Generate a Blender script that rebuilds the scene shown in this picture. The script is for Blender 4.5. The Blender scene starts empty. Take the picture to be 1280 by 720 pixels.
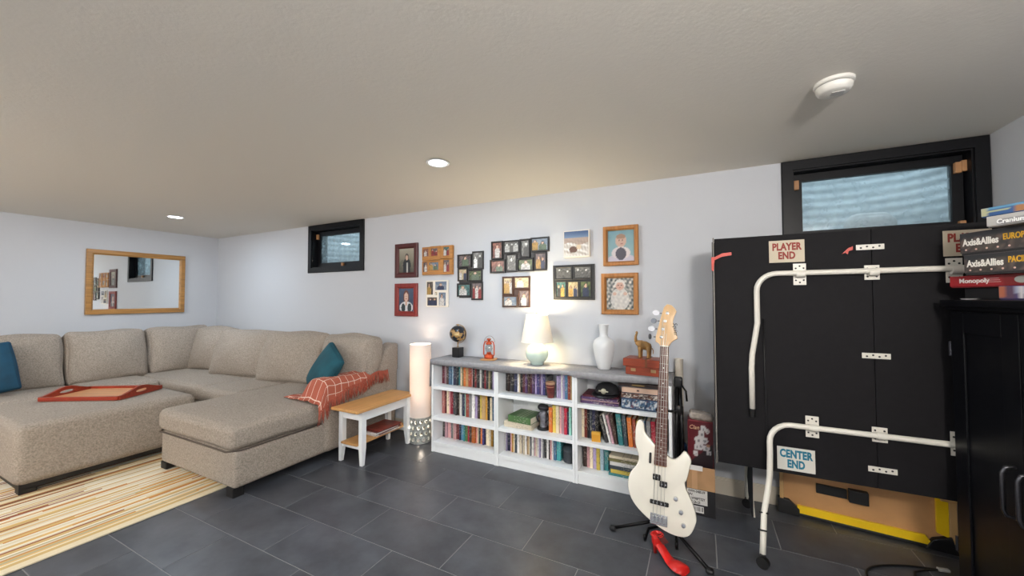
import bpy, bmesh, math, random
from mathutils import Vector, Matrix

# ------------------------------------------------------------------ camera, world, exposure
sc = bpy.context.scene
COL = sc.collection
XL, XR, D, HC, YF = -6.105, 1.38, 2.917, 2.164, -2.6      # room: left wall, right wall, back wall, ceiling, wall behind the viewer
R = math.radians


def make_camera():
    cd = bpy.data.cameras.new('camera'); cd.sensor_width = 36; cd.lens = 36 * 473.54 / 1280; cd.clip_start = .02
    o = bpy.data.objects.new('camera', cd); COL.objects.link(o)
    yaw, pit, rol = R(26.5715), R(1.6355), R(-.152)
    fw = Vector((-math.sin(yaw) * math.cos(pit), math.cos(yaw) * math.cos(pit), math.sin(pit)))
    rt = Vector((math.cos(yaw), math.sin(yaw), 0)); up = rt.cross(fw)
    r2 = rt * math.cos(rol) + up * math.sin(rol); u2 = up * math.cos(rol) - rt * math.sin(rol)
    m = Matrix((r2, u2, -fw)).transposed().to_4x4(); m.translation = (0, 0, 1.3)
    o.matrix_world = m; sc.camera = o


make_camera()
wd = bpy.data.worlds.new('world'); sc.world = wd; wd.use_nodes = True
wd.node_tree.nodes['Background'].inputs[0].default_value = (.78, .93, 1, 1)
wd.node_tree.nodes['Background'].inputs[1].default_value = 1.9
sc.view_settings.view_transform = 'Standard'; sc.view_settings.look = 'None'
sc.view_settings.exposure = 0.42; sc.view_settings.gamma = 1; sc.view_settings.use_curve_mapping = False
LED_W, LED_C = 10, (.74, .88, 1)            # recessed ceiling lights
LAMP_W, LAMP_C = 12.5, (1, .84, .54)          # table lamp bulb
FLOOR_W, FLOOR_C = 3.5, (1, .86, .70)        # floor lamp bulb
FILL_W = 150                                  # unseen uplights added behind the viewer to brighten the ceiling

# ------------------------------------------------------------------ materials
def lin(c):
    return tuple((x / 255 / 12.92 if x / 255 <= .04045 else ((x / 255 + .055) / 1.055) ** 2.4) for x in c[:3])


MATS = {}
def M(name, c, rough=.5, metal=0, var=0, vs=8, bump=0, bs=60, coat=0, stretch=None, spec=.5):
    """Principled material; var = colour variation by noise of scale vs, bump = fine relief of scale bs."""
    if name in MATS: return MATS[name]
    m = bpy.data.materials.new(name); m.use_nodes = True; nt = m.node_tree; N = nt.nodes; L = nt.links
    b = N['Principled BSDF']; col = lin(c)
    b.inputs['Base Color'].default_value = (*col, 1); b.inputs['Roughness'].default_value = rough
    b.inputs['Metallic'].default_value = metal; b.inputs['Specular IOR Level'].default_value = spec; b.inputs['Coat Weight'].default_value = coat
    if var or bump:
        tc = N.new('ShaderNodeTexCoord'); src = tc.outputs['Object']
        if stretch:
            mp = N.new('ShaderNodeMapping'); mp.inputs['Scale'].default_value = stretch
            L.new(src, mp.inputs[0]); src = mp.outputs[0]
    if var:
        n = N.new('ShaderNodeTexNoise'); n.inputs['Scale'].default_value = vs; n.inputs['Detail'].default_value = 5
        L.new(src, n.inputs['Vector'])
        r = N.new('ShaderNodeValToRGB'); r.color_ramp.elements[0].position = .3; r.color_ramp.elements[1].position = .7
        r.color_ramp.elements[0].color = (*[x * (1 - var) for x in col], 1)
        r.color_ramp.elements[1].color = (*[min(1, x * (1 + var)) for x in col], 1)
        L.new(n.outputs['Fac'], r.inputs[0]); L.new(r.outputs[0], b.inputs['Base Color'])
    if bump:
        n2 = N.new('ShaderNodeTexNoise'); n2.inputs['Scale'].default_value = bs; n2.inputs['Detail'].default_value = 3
        L.new(src, n2.inputs['Vector'])
        bp = N.new('ShaderNodeBump'); bp.inputs['Strength'].default_value = bump; bp.inputs['Distance'].default_value = .01
        L.new(n2.outputs['Fac'], bp.inputs['Height']); L.new(bp.outputs[0], b.inputs['Normal'])
    MATS[name] = m
    return m


def wood(name, c, axis='x', var=.25, rough=.4):
    st = {'x': (1.2, 18, 18), 'y': (18, 1.2, 18), 'z': (18, 18, 1.2)}[axis]
    return M(name, c, rough, var=var, vs=3, stretch=st)


def emis(name, c, s):
    m = bpy.data.materials.new(name); m.use_nodes = True; b = m.node_tree.nodes['Principled BSDF']
    b.inputs['Base Color'].default_value = (*lin(c), 1)
    b.inputs['Emission Color'].default_value = (*lin(c), 1); b.inputs['Emission Strength'].default_value = s
    return m


def translucent(name, c, mix=.5):
    m = bpy.data.materials.new(name); m.use_nodes = True; nt = m.node_tree; N = nt.nodes
    d = N.new('ShaderNodeBsdfDiffuse'); t = N.new('ShaderNodeBsdfTranslucent'); x = N.new('ShaderNodeMixShader')
    for q in (d, t): q.inputs['Color'].default_value = (*lin(c), 1)
    x.inputs[0].default_value = mix
    nt.links.new(d.outputs[0], x.inputs[1]); nt.links.new(t.outputs[0], x.inputs[2])
    nt.links.new(x.outputs[0], N['Material Output'].inputs[0]); N.remove(N['Principled BSDF'])
    return m


def glassy(name, tint=(1, 1, 1), gloss=.08, haze=0.):
    m = bpy.data.materials.new(name); m.use_nodes = True; nt = m.node_tree; N = nt.nodes; L = nt.links
    t = N.new('ShaderNodeBsdfTransparent'); t.inputs[0].default_value = (*tint, 1)
    g = N.new('ShaderNodeBsdfGlossy'); g.inputs['Roughness'].default_value = .03
    x = N.new('ShaderNodeMixShader'); x.inputs[0].default_value = gloss
    L.new(t.outputs[0], x.inputs[1]); L.new(g.outputs[0], x.inputs[2]); out = x.outputs[0]
    if haze:
        h = N.new('ShaderNodeBsdfTranslucent'); h.inputs[0].default_value = (.8, .9, .95, 1)
        n = N.new('ShaderNodeTexNoise'); n.inputs['Scale'].default_value = 14; n.inputs['Detail'].default_value = 6
        tc = N.new('ShaderNodeTexCoord'); L.new(tc.outputs['Object'], n.inputs['Vector'])
        mu = N.new('ShaderNodeMath'); mu.operation = 'MULTIPLY'; mu.inputs[1].default_value = haze
        L.new(n.outputs['Fac'], mu.inputs[0])
        y = N.new('ShaderNodeMixShader'); L.new(mu.outputs[0], y.inputs[0]); L.new(out, y.inputs[1]); L.new(h.outputs[0], y.inputs[2]); out = y.outputs[0]
    L.new(out, N['Material Output'].inputs[0]); N.remove(N['Principled BSDF'])
    return m


def attr_mat(name, attr, rough=.35):
    m = bpy.data.materials.new(name); m.use_nodes = True; nt = m.node_tree; b = nt.nodes['Principled BSDF']
    a = nt.nodes.new('ShaderNodeAttribute'); a.attribute_name = attr
    nt.links.new(a.outputs['Color'], b.inputs['Base Color']); b.inputs['Roughness'].default_value = rough
    return m


def tile_mat():
    m = bpy.data.materials.new('slate_tile'); m.use_nodes = True; nt = m.node_tree; N = nt.nodes; L = nt.links; b = N['Principled BSDF']
    g = N.new('ShaderNodeNewGeometry'); oi = N.new('ShaderNodeObjectInfo')
    n = N.new('ShaderNodeTexNoise'); n.inputs['Scale'].default_value = 5; n.inputs['Detail'].default_value = 8; n.inputs['Roughness'].default_value = .62
    ad = N.new('ShaderNodeVectorMath'); ad.operation = 'MULTIPLY_ADD'; ad.inputs[1].default_value = (1, 1, 1)
    cm = N.new('ShaderNodeCombineXYZ'); ml = N.new('ShaderNodeMath'); ml.operation = 'MULTIPLY'; ml.inputs[1].default_value = 40
    L.new(oi.outputs['Random'], ml.inputs[0]); L.new(ml.outputs[0], cm.inputs[2])
    L.new(g.outputs['Position'], ad.inputs[0]); L.new(cm.outputs[0], ad.inputs[2]); L.new(ad.outputs[0], n.inputs['Vector'])
    r = N.new('ShaderNodeValToRGB'); e = r.color_ramp.elements
    e[0].position = .3; e[0].color = (*lin((54, 57, 64)), 1); e[1].position = .75; e[1].color = (*lin((89, 92, 99)), 1)
    L.new(n.outputs['Fac'], r.inputs[0])
    h = N.new('ShaderNodeHueSaturation'); mr = N.new('ShaderNodeMapRange'); mr.inputs[3].default_value = .85; mr.inputs[4].default_value = 1.15
    L.new(oi.outputs['Random'], mr.inputs[0]); L.new(mr.outputs[0], h.inputs['Value']); L.new(r.outputs[0], h.inputs['Color'])
    L.new(h.outputs[0], b.inputs['Base Color'])
    m2 = N.new('ShaderNodeMapRange'); m2.inputs[3].default_value = .29; m2.inputs[4].default_value = .44
    L.new(n.outputs['Fac'], m2.inputs[0]); L.new(m2.outputs[0], b.inputs['Roughness'])
    bp = N.new('ShaderNodeBump'); bp.inputs['Strength'].default_value = .08; bp.inputs['Distance'].default_value = .01
    L.new(n.outputs['Fac'], bp.inputs['Height']); L.new(bp.outputs[0], b.inputs['Normal'])
    return m


def rug_mat():
    """Long thin woven stripes along Y; a stripe changes colour along its run."""
    m = bpy.data.materials.new('striped_rug'); m.use_nodes = True; nt = m.node_tree; N = nt.nodes; L = nt.links; b = N['Principled BSDF']
    def mth(op, a, v):
        q = N.new('ShaderNodeMath'); q.operation = op
        for i, s in enumerate((a, v)):
            if s is None: continue
            if isinstance(s, (int, float)): q.inputs[i].default_value = s
            else: L.new(s, q.inputs[i])
        return q.outputs[0]
    g = N.new('ShaderNodeNewGeometry'); s = N.new('ShaderNodeSeparateXYZ'); L.new(g.outputs['Position'], s.inputs[0])
    ix = mth('FLOOR', mth('MULTIPLY', s.outputs[0], 67.), None)
    w1 = N.new('ShaderNodeTexWhiteNoise'); w1.noise_dimensions = '1D'; L.new(ix, w1.inputs['W'])
    iy = mth('FLOOR', mth('ADD', mth('MULTIPLY', s.outputs[1], .8), mth('MULTIPLY', w1.outputs['Value'], 7.)), None)
    cb = N.new('ShaderNodeCombineXYZ'); L.new(ix, cb.inputs[0]); L.new(iy, cb.inputs[1])
    w2 = N.new('ShaderNodeTexWhiteNoise'); w2.noise_dimensions = '2D'; L.new(cb.outputs[0], w2.inputs['Vector'])
    r = N.new('ShaderNodeValToRGB'); cr = r.color_ramp; cr.interpolation = 'CONSTANT'
    pal = [(0, (234, 220, 190)), (.2, (208, 176, 116)), (.33, (240, 232, 214)), (.53, (198, 136, 72)), (.63, (220, 208, 184)), (.74, (150, 80, 48)), (.83, (222, 184, 116)), (.92, (96, 56, 40)), (.96, (182, 172, 140))]
    cr.elements[0].color = (*lin(pal[0][1]), 1); cr.elements[1].position = pal[1][0]; cr.elements[1].color = (*lin(pal[1][1]), 1)
    for p_, c in pal[2:]:
        e = cr.elements.new(p_); e.color = (*lin(c), 1)
    L.new(w2.outputs['Value'], r.inputs[0]); L.new(r.outputs[0], b.inputs['Base Color']); b.inputs['Roughness'].default_value = .95
    n = N.new('ShaderNodeTexNoise'); n.inputs['Scale'].default_value = 300
    bp = N.new('ShaderNodeBump'); bp.inputs['Strength'].default_value = .5; bp.inputs['Distance'].default_value = .004
    L.new(g.outputs['Position'], n.inputs['Vector']); L.new(n.outputs['Fac'], bp.inputs['Height']); L.new(bp.outputs[0], b.inputs['Normal'])
    return m


def plaid_mat():
    m = bpy.data.materials.new('plaid_throw'); m.use_nodes = True; nt = m.node_tree; N = nt.nodes; L = nt.links; b = N['Principled BSDF']
    uv = N.new('ShaderNodeUVMap'); s = N.new('ShaderNodeSeparateXYZ'); L.new(uv.outputs[0], s.inputs[0])
    fac = None
    for i, (k, w) in enumerate(((15.5, .07), (15.5, .07))):
        a = N.new('ShaderNodeMath'); a.operation = 'MULTIPLY'; a.inputs[1].default_value = k; L.new(s.outputs[i], a.inputs[0])
        f = N.new('ShaderNodeMath'); f.operation = 'FRACT'; L.new(a.outputs[0], f.inputs[0])
        c = N.new('ShaderNodeMath'); c.operation = 'LESS_THAN'; c.inputs[1].default_value = w; L.new(f.outputs[0], c.inputs[0])
        if fac is None: fac = c.outputs[0]
        else:
            q = N.new('ShaderNodeMath'); q.operation = 'MAXIMUM'; L.new(fac, q.inputs[0]); L.new(c.outputs[0], q.inputs[1]); fac = q.outputs[0]
    x = N.new('ShaderNodeMix'); x.data_type = 'RGBA'; L.new(fac, x.inputs[0])
    x.inputs[6].default_value = (*lin((168, 88, 68)), 1); x.inputs[7].default_value = (*lin((228, 205, 190)), 1)
    L.new(x.outputs[2], b.inputs['Base Color']); b.inputs['Roughness'].default_value = .95
    return m


def book_mat():
    """Cloth or paper cover in the object's own colour with small lettering-like print along the spine."""
    m = bpy.data.materials.new('book_cover'); m.use_nodes = True; nt = m.node_tree; N = nt.nodes; L = nt.links; b = N['Principled BSDF']
    oi = N.new('ShaderNodeObjectInfo'); tc = N.new('ShaderNodeTexCoord')
    mp = N.new('ShaderNodeMapping'); mp.inputs['Scale'].default_value = (170, 1, 75); L.new(tc.outputs['Object'], mp.inputs[0])
    cm = N.new('ShaderNodeCombineXYZ'); ml = N.new('ShaderNodeMath'); ml.operation = 'MULTIPLY'; ml.inputs[1].default_value = 90
    L.new(oi.outputs['Random'], ml.inputs[0]); L.new(ml.outputs[0], cm.inputs[1]); L.new(cm.outputs[0], mp.inputs['Location'])
    n = N.new('ShaderNodeTexNoise'); n.inputs['Scale'].default_value = 1.; n.inputs['Detail'].default_value = 1; L.new(mp.outputs[0], n.inputs['Vector'])
    gt = N.new('ShaderNodeMath'); gt.operation = 'GREATER_THAN'; gt.inputs[1].default_value = .58; L.new(n.outputs['Fac'], gt.inputs[0])
    s = N.new('ShaderNodeSeparateXYZ'); L.new(tc.outputs['Generated'], s.inputs[0])
    c1 = N.new('ShaderNodeMath'); c1.operation = 'COMPARE'; c1.inputs[1].default_value = .58; c1.inputs[2].default_value = .3; L.new(s.outputs[2], c1.inputs[0])
    mu = N.new('ShaderNodeMath'); mu.operation = 'MULTIPLY'; L.new(gt.outputs[0], mu.inputs[0]); L.new(c1.outputs[0], mu.inputs[1])
    m3 = N.new('ShaderNodeMath'); m3.operation = 'MULTIPLY'; m3.inputs[1].default_value = .35; L.new(mu.outputs[0], m3.inputs[0])
    hs = N.new('ShaderNodeRGBToBW'); L.new(oi.outputs['Color'], hs.inputs[0])
    lt = N.new('ShaderNodeMath'); lt.operation = 'LESS_THAN'; lt.inputs[1].default_value = .3; L.new(hs.outputs[0], lt.inputs[0])
    ink = N.new('ShaderNodeMix'); ink.data_type = 'RGBA'; ink.inputs[6].default_value = (.05, .04, .04, 1); ink.inputs[7].default_value = (.72, .68, .58, 1)
    L.new(lt.outputs[0], ink.inputs[0])
    x = N.new('ShaderNodeMix'); x.data_type = 'RGBA'; L.new(m3.outputs[0], x.inputs[0]); L.new(oi.outputs['Color'], x.inputs[6]); L.new(ink.outputs[2], x.inputs[7])
    L.new(x.outputs[2], b.inputs['Base Color']); b.inputs['Roughness'].default_value = .45
    return m


# ------------------------------------------------------------------ mesh helpers
class B:
    """A bmesh that shapes are added to; every part is one B."""
    def __init__(s): s.bm = bmesh.new()
    def box(s, x0, x1, y0, y1, z0, z1, bev=0, m=None):
        t = bmesh.new(); bmesh.ops.create_cube(t, size=1)
        for v in t.verts: v.co = Vector((x0 + (v.co.x + .5) * (x1 - x0), y0 + (v.co.y + .5) * (y1 - y0), z0 + (v.co.z + .5) * (z1 - z0)))
        if bev: bmesh.ops.bevel(t, geom=t.edges[:], offset=bev, segments=2, affect='EDGES', profile=.5)
        return s.add(t, m)
    def add(s, t, m=None):
        if m: bmesh.ops.transform(t, matrix=m, verts=t.verts)
        me = bpy.data.meshes.new('t'); t.to_mesh(me); t.free(); s.bm.from_mesh(me); bpy.data.meshes.remove(me); return s
    def lathe(s, prof, c=(0, 0, 0), n=24, cap=True, sx=1, sy=1):
        t = bmesh.new(); rings = []
        for r, z in prof:
            rings.append([t.verts.new((c[0] + sx * r * math.cos(2 * math.pi * k / n), c[1] + sy * r * math.sin(2 * math.pi * k / n), c[2] + z)) for k in range(n)])
        for a, b in zip(rings, rings[1:]):
            for k in range(n): t.faces.new((a[k], a[(k + 1) % n], b[(k + 1) % n], b[k]))
        if cap:
            t.faces.new(rings[0][::-1]); t.faces.new(rings[-1])
        return s.add(t)
    def tube(s, pts, r, n=10, closed=False, flat=None):
        """Round tube along points; r a number or one per point; flat scales the second axis."""
        t = bmesh.new(); P = [Vector(p) for p in pts]; rings = []; N = len(P); u = None
        for i, p in enumerate(P):
            if closed: d = P[(i + 1) % N] - P[i - 1]
            else: d = P[min(i + 1, N - 1)] - P[max(i - 1, 0)]
            d.normalize()
            if u is None:
                u = d.cross(Vector((0, 0, 1)))
                if u.length < .01: u = d.cross(Vector((0, 1, 0)))
            u = (u - d * u.dot(d)).normalized(); w = d.cross(u)
            rr = r[i] if isinstance(r, (list, tuple)) else r
            rings.append([t.verts.new(p + (u * math.cos(2 * math.pi * k / n) + w * (flat or 1) * math.sin(2 * math.pi * k / n)) * rr) for k in range(n)])
        for a, b in list(zip(rings, rings[1:])) + ([(rings[-1], rings[0])] if closed else []):
            for k in range(n): t.faces.new((a[k], a[(k + 1) % n], b[(k + 1) % n], b[k]))
        if not closed:
            t.faces.new(rings[0][::-1]); t.faces.new(rings[-1])
        bmesh.ops.recalc_face_normals(t, faces=t.faces)
        return s.add(t)
    def prism(s, pts, d0, d1, axis='y', bev=0, m=None):
        """Polygon extruded along an axis: pts are (x,z) for y, (y,z) for x, (x,y) for z."""
        f = {'y': lambda a, b, d: (a, d, b), 'x': lambda a, b, d: (d, a, b), 'z': lambda a, b, d: (a, b, d)}[axis]
        t = bmesh.new(); A = [t.verts.new(f(a, b, d0)) for a, b in pts]; C = [t.verts.new(f(a, b, d1)) for a, b in pts]; n = len(pts)
        t.faces.new(A); t.faces.new(C[::-1])
        for k in range(n): t.faces.new((A[k], C[k], C[(k + 1) % n], A[(k + 1) % n]))
        bmesh.ops.recalc_face_normals(t, faces=t.faces)
        if bev: bmesh.ops.bevel(t, geom=[e for e in t.edges if e.calc_face_angle(0) > .6], offset=bev, segments=2, affect='EDGES', profile=.5)
        return s.add(t, m)
    def ring(s, x0, x1, z0, z1, w, yf, yb, yi=None):
        """Picture-frame moulding facing -Y: outer rectangle, width w, front yf, back yb, inner lip front yi."""
        yi = yf if yi is None else yi; t = bmesh.new()
        def rect(i, y): return [t.verts.new(q) for q in ((x0 + i, y, z0 + i), (x1 - i, y, z0 + i), (x1 - i, y, z1 - i), (x0 + i, y, z1 - i))]
        L = [rect(0, yb), rect(0, yf + .004), rect(.004, yf), rect(w * .7, yf), rect(w, yi), rect(w, yb)]
        for a, b in zip(L, L[1:] + L[:1]):
            for k in range(4): t.faces.new((a[k], a[(k + 1) % 4], b[(k + 1) % 4], b[k]))
        bmesh.ops.recalc_face_normals(t, faces=t.faces)
        return s.add(t)
    def soft(s, size, r, seg=(6, 6, 4), puff=(0, 0, 0), m=None, wob=0, seed=0, pw=.6):
        """Upholstered block centred at the origin: rounded edges of radius r, faces swelling by puff."""
        h = [q / 2 for q in size]; r = min(r, min(h) * .98); rnd = random.Random(seed); ph = [rnd.uniform(0, 6.28) for _ in range(6)]
        def cs(H, k):
            e = [-H, -H + r * .08, -H + r * .3, -H + r * .62, -H + r]; mid = [(-H + r) + (2 * H - 2 * r) * i / k for i in range(1, k)] if H > r * 1.02 else []
            return e + mid + ([-q for q in e[::-1]] if H > r * 1.02 else [-q for q in e[:-1][::-1]])
        c = [cs(h[i], seg[i]) for i in range(3)]; t = bmesh.new(); cache = {}
        def vert(p):
            k = tuple(round(q, 5) for q in p)
            if k in cache: return cache[k]
            inn = [max(-(h[i] - r), min(h[i] - r, p[i])) for i in range(3)]; d = Vector([p[i] - inn[i] for i in range(3)])
            q = Vector(inn) + (d.normalized() * r if d.length > 1e-9 else d)
            f = [1 - (p[i] / h[i]) ** 2 for i in range(3)]
            for i in range(3):
                a, b = (i + 1) % 3, (i + 2) % 3
                q[i] += puff[i] * (p[i] / h[i]) * max(0, f[a]) ** pw * max(0, f[b]) ** pw
            if wob:
                q += Vector((math.sin(q.y * 17 + ph[0]) * math.sin(q.z * 13 + ph[1]), math.sin(q.x * 15 + ph[2]) * math.sin(q.z * 16 + ph[3]), math.sin(q.x * 12 + ph[4]) * math.sin(q.y * 14 + ph[5]))) * wob
            cache[k] = t.verts.new(q); return cache[k]
        for i in range(3):
            a, b = (i + 1) % 3, (i + 2) % 3
            for sgn in (-1, 1):
                for ka in range(len(c[a]) - 1):
                    for kb in range(len(c[b]) - 1):
                        vs = []
                        for da, db in ((0, 0), (1, 0), (1, 1), (0, 1)):
                            p = [0, 0, 0]; p[i] = sgn * h[i]; p[a] = c[a][ka + da]; p[b] = c[b][kb + db]; vs.append(vert(p))
                        try: t.faces.new(vs if sgn > 0 else vs[::-1])
                        except ValueError: pass
        return s.add(t, m)
    def mesh(s, name, smooth=0, off=None):
        me = bpy.data.meshes.new(name)
        if off is not None: bmesh.ops.translate(s.bm, vec=off, verts=s.bm.verts)
        s.bm.to_mesh(me); s.bm.free()
        if smooth:
            me.polygons.foreach_set('use_smooth', [True] * len(me.polygons))
            me.set_sharp_from_angle(angle=R(smooth))
        return me


def T(x=0, y=0, z=0, rx=0, ry=0, rz=0):
    return Matrix.Translation((x, y, z)) @ Matrix.Rotation(R(rz), 4, 'Z') @ Matrix.Rotation(R(ry), 4, 'Y') @ Matrix.Rotation(R(rx), 4, 'X')


def tag(o, label=None, cat=None, group=None, kind=None):
    for k, v in (('label', label), ('category', cat), ('group', group), ('kind', kind)):
        if v: o[k] = v
    return o


def thing(name, label, cat, loc=(0, 0, 0), rz=0, group=None, kind=None, rx=0, ry=0):
    o = bpy.data.objects.new(name, None); COL.objects.link(o); o.location = loc; o.rotation_euler = (R(rx), R(ry), R(rz)); o.empty_display_size = .05
    return tag(o, label, cat, group, kind)


def part(name, b, mat, parent=None, smooth=0, world=False, loc=None, label=None, cat=None, group=None, kind=None):
    """One mesh object. world=True: coordinates are world ones and the parent is not rotated. loc: own origin (top-level things)."""
    off = None
    if world and parent is not None:
        off = -parent.location
        if parent.parent is not None: off = off - parent.parent.location
    if isinstance(b, B):
        if loc is not None: off = -Vector(loc)
        me = b.mesh(name, smooth, off)
    else: me = b
    if mat is not None and not me.materials: me.materials.append(mat)
    o = bpy.data.objects.new(name, me); COL.objects.link(o)
    if parent is not None: o.parent = parent
    if loc is not None: o.location = loc
    return tag(o, label, cat, group, kind)


def lettering(s, size, at, xd, yd, mat, parent, bold=.0, xs=1., name='lettering', shear=0, align='CENTER', depth=.0006):
    """Flat printed text: mesh letters at a point of the parent's own space, reading along xd, upright along yd."""
    cu = bpy.data.curves.new('t', 'FONT'); cu.body = s; cu.size = size; cu.extrude = depth; cu.offset = bold * size; cu.shear = shear; cu.space_character = 1 + bold * .8
    cu.align_x = align; cu.align_y = 'CENTER'; cu.resolution_u = 3
    to = bpy.data.objects.new('t', cu); COL.objects.link(to)
    me = bpy.data.meshes.new_from_object(to); bpy.data.objects.remove(to); bpy.data.curves.remove(cu)
    xd = Vector(xd); yd = Vector(yd); zd = xd.cross(yd)
    m = Matrix((xd * xs, yd, zd)).transposed().to_4x4(); m.translation = Vector(at); me.transform(m)
    me.name = name; me.materials.clear(); me.materials.append(mat)
    o = bpy.data.objects.new(name, me); COL.objects.link(o); o.parent = parent
    return o


PHOTO_M = attr_mat('photo_print', 'Col', .3)
def print_mesh(name, w, h, fn, at, xd, yd, step=.006):
    """A flat print: grid of w x h centred at a point, coloured vertex by vertex by fn(u, v)."""
    nx = max(6, min(40, int(w / step))); ny = max(6, min(46, int(h / step)))
    xd = Vector(xd); yd = Vector(yd); at = Vector(at)
    vs = [at + xd * w * (i / nx - .5) + yd * h * (j / ny - .5) for j in range(ny + 1) for i in range(nx + 1)]
    fs = [(j * (nx + 1) + i, j * (nx + 1) + i + 1, (j + 1) * (nx + 1) + i + 1, (j + 1) * (nx + 1) + i) for j in range(ny) for i in range(nx)]
    me = bpy.data.meshes.new(name); me.from_pydata(vs, [], fs)
    a = me.color_attributes.new('Col', 'FLOAT_COLOR', 'POINT'); buf = []
    for j in range(ny + 1):
        for i in range(nx + 1):
            c = fn(i / nx, j / ny); g = sum(c) / 3; buf += [*lin([max(0, min(255, (q * .8 + g * .2) * .93)) for q in c]), 1]
    a.data.foreach_set('color', buf); me.materials.append(PHOTO_M)
    return me


def mixc(a, b, t): return tuple(x + (y - x) * t for x, y in zip(a, b))
def ell(u, v, cu, cv, ru, rv): return ((u - cu) / ru) ** 2 + ((v - cv) / rv) ** 2 < 1
SKIN = (222, 176, 150)


def painter(kind, seed=0):
    rd = random.Random(seed)
    gr = [(rd.uniform(-9, 9), rd.uniform(-9, 9), rd.uniform(0, 6.3)) for _ in range(5)]
    def tex(u, v): return sum(math.sin(a * u * 3 + b * v * 3 + c) for a, b, c in gr) / 5
    def person(u, v, cu, top, s, hair, shirt, c, skin=SKIN):
        if ell(u, v, cu, top - 1.9 * s, 1.15 * s, 1.25 * s) or (abs(u - cu) < 1.1 * s and v < top - 1.9 * s): c = mixc(shirt, (20, 20, 20), .25 * (tex(u * 2, v * 2) > .1))
        if ell(u, v, cu, top - .42 * s, .5 * s, .62 * s): c = hair
        if ell(u, v, cu, top - .52 * s, .38 * s, .48 * s): c = skin
        return c
    if kind == 'man':
        def f(u, v):
            c = mixc((88, 84, 66), (176, 170, 150), v); c = mixc(c, (60, 66, 56), .3 * (tex(u, v) > .1) * (v < .55))
            c = person(u, v, .52, .74, .23, (40, 30, 26), (34, 38, 46), c)
            if abs(u - .55) < .035 and v < .42: c = (200, 196, 190)
            return c
    elif kind == 'woman':
        def f(u, v):
            c = mixc((44, 62, 92), (70, 92, 124), v + .2 * tex(u, v))
            if ell(u, v, .5, .62, .2, .3): c = (120, 58, 40)
            if ell(u, v, .5, .16, .46, .26): c = (226, 226, 228)
            if ell(u, v, .3, .14, .14, .2) or ell(u, v, .72, .14, .14, .2): c = (36, 54, 58)
            if ell(u, v, .5, .36, .08, .12): c = SKIN
            if ell(u, v, .5, .62, .14, .2): c = (232, 188, 166)
            if ell(u, v, .5, .54, .05, .015): c = (170, 70, 70)
            if ell(u, v, .44, .65, .018, .015) or ell(u, v, .56, .65, .018, .015): c = (50, 50, 60)
            return c
    elif kind == 'baby':
        def f(u, v):
            c = mixc((148, 190, 196), (120, 168, 180), v + .2 * tex(u, v))
            if ell(u, v, .5, .05, .52, .2): c = (206, 198, 214)
            if ell(u, v, .5, .27, .36, .2): c = (226, 214, 214)
            if ell(u, v, .5, .24, .2, .2): c = (86, 82, 96)
            if ell(u, v, .5, .66, .21, .2): c = (214, 172, 152)
            if ell(u, v, .5, .80, .18, .08): c = (168, 132, 108)
            for q in (.43, .57):
                if ell(u, v, q, .68, .025, .02): c = (56, 46, 44)
            if ell(u, v, .52, .57, .05, .015): c = (168, 82, 78)
            return c
    elif kind == 'infant':
        def f(u, v):
            t = tex(u * 2.4, v * 2.4); c = mixc((96, 104, 104), (206, 200, 188), .5 + t * 1.2)
            if ell(u, v, .5, .33, .34, .36): c = mixc((226, 222, 214), (200, 196, 192), .5 + t)
            if ell(u, v, .5, .79, .2, .16): c = (226, 222, 214)
            if ell(u, v, .5, .74, .15, .13): c = (222, 172, 150)
            if ell(u, v, .3, .5, .09, .05) or ell(u, v, .7, .5, .09, .05): c = (222, 178, 156)
            for q in (.44, .56):
                if ell(u, v, q, .76, .025, .018): c = (80, 60, 56)
            if ell(u, v, .5, .68, .04, .014): c = (184, 96, 90)
            return c
    elif kind == 'beach':
        def f(u, v):
            t = tex(u * 2, v * 2)
            if v > .72: c = mixc((120, 150, 190), (52, 84, 140), (v - .72) / .28)
            elif v > .5 + .05 * math.sin(u * 7): c = mixc((176, 152, 138), (196, 168, 150), .5 + t)
            else: c = mixc((196, 186, 176), (238, 234, 230), .5 + 1.3 * t)
            if ell(u, v, .38, .26, .17, .13): c = (112, 74, 56)
            if ell(u, v, .6, .36, .1, .1): c = (232, 208, 170)
            return c
    else:
        bgs = [((44, 62, 40), (110, 128, 70)), ((60, 52, 60), (130, 110, 110)), ((150, 160, 170), (96, 120, 150)), ((90, 40, 36), (180, 110, 90)), ((30, 70, 74), (80, 140, 136)), ((170, 150, 110), (214, 196, 150)), ((52, 46, 44), (110, 96, 84))]
        bg = rd.choice(bgs); n = rd.choice([1, 1, 2, 2, 3]); ppl = []
        for k in range(n):
            ppl.append(((k + .5 + rd.uniform(-.15, .15)) / n, rd.uniform(.72, .92), rd.uniform(.22, .3) / (n ** .45), rd.choice([(40, 28, 22), (90, 60, 36), (150, 110, 60), (60, 40, 34)]), rd.choice([(170, 40, 44), (226, 222, 216), (40, 52, 92), (60, 60, 64), (200, 150, 60), (96, 120, 90)])))
        bw = kind == 'bw'
        def f(u, v):
            c = mixc(bg[0], bg[1], min(1, max(0, .4 * v + .3 + .8 * tex(u, v))))
            for q in ppl: c = person(u, v, *q, c)
            if bw:
                y = .3 * c[0] + .55 * c[1] + .15 * c[2]; y = (y - 90) * 1.25 + 110; c = (y, y * 1.01, y * 1.0)
            return c
    return f


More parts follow.
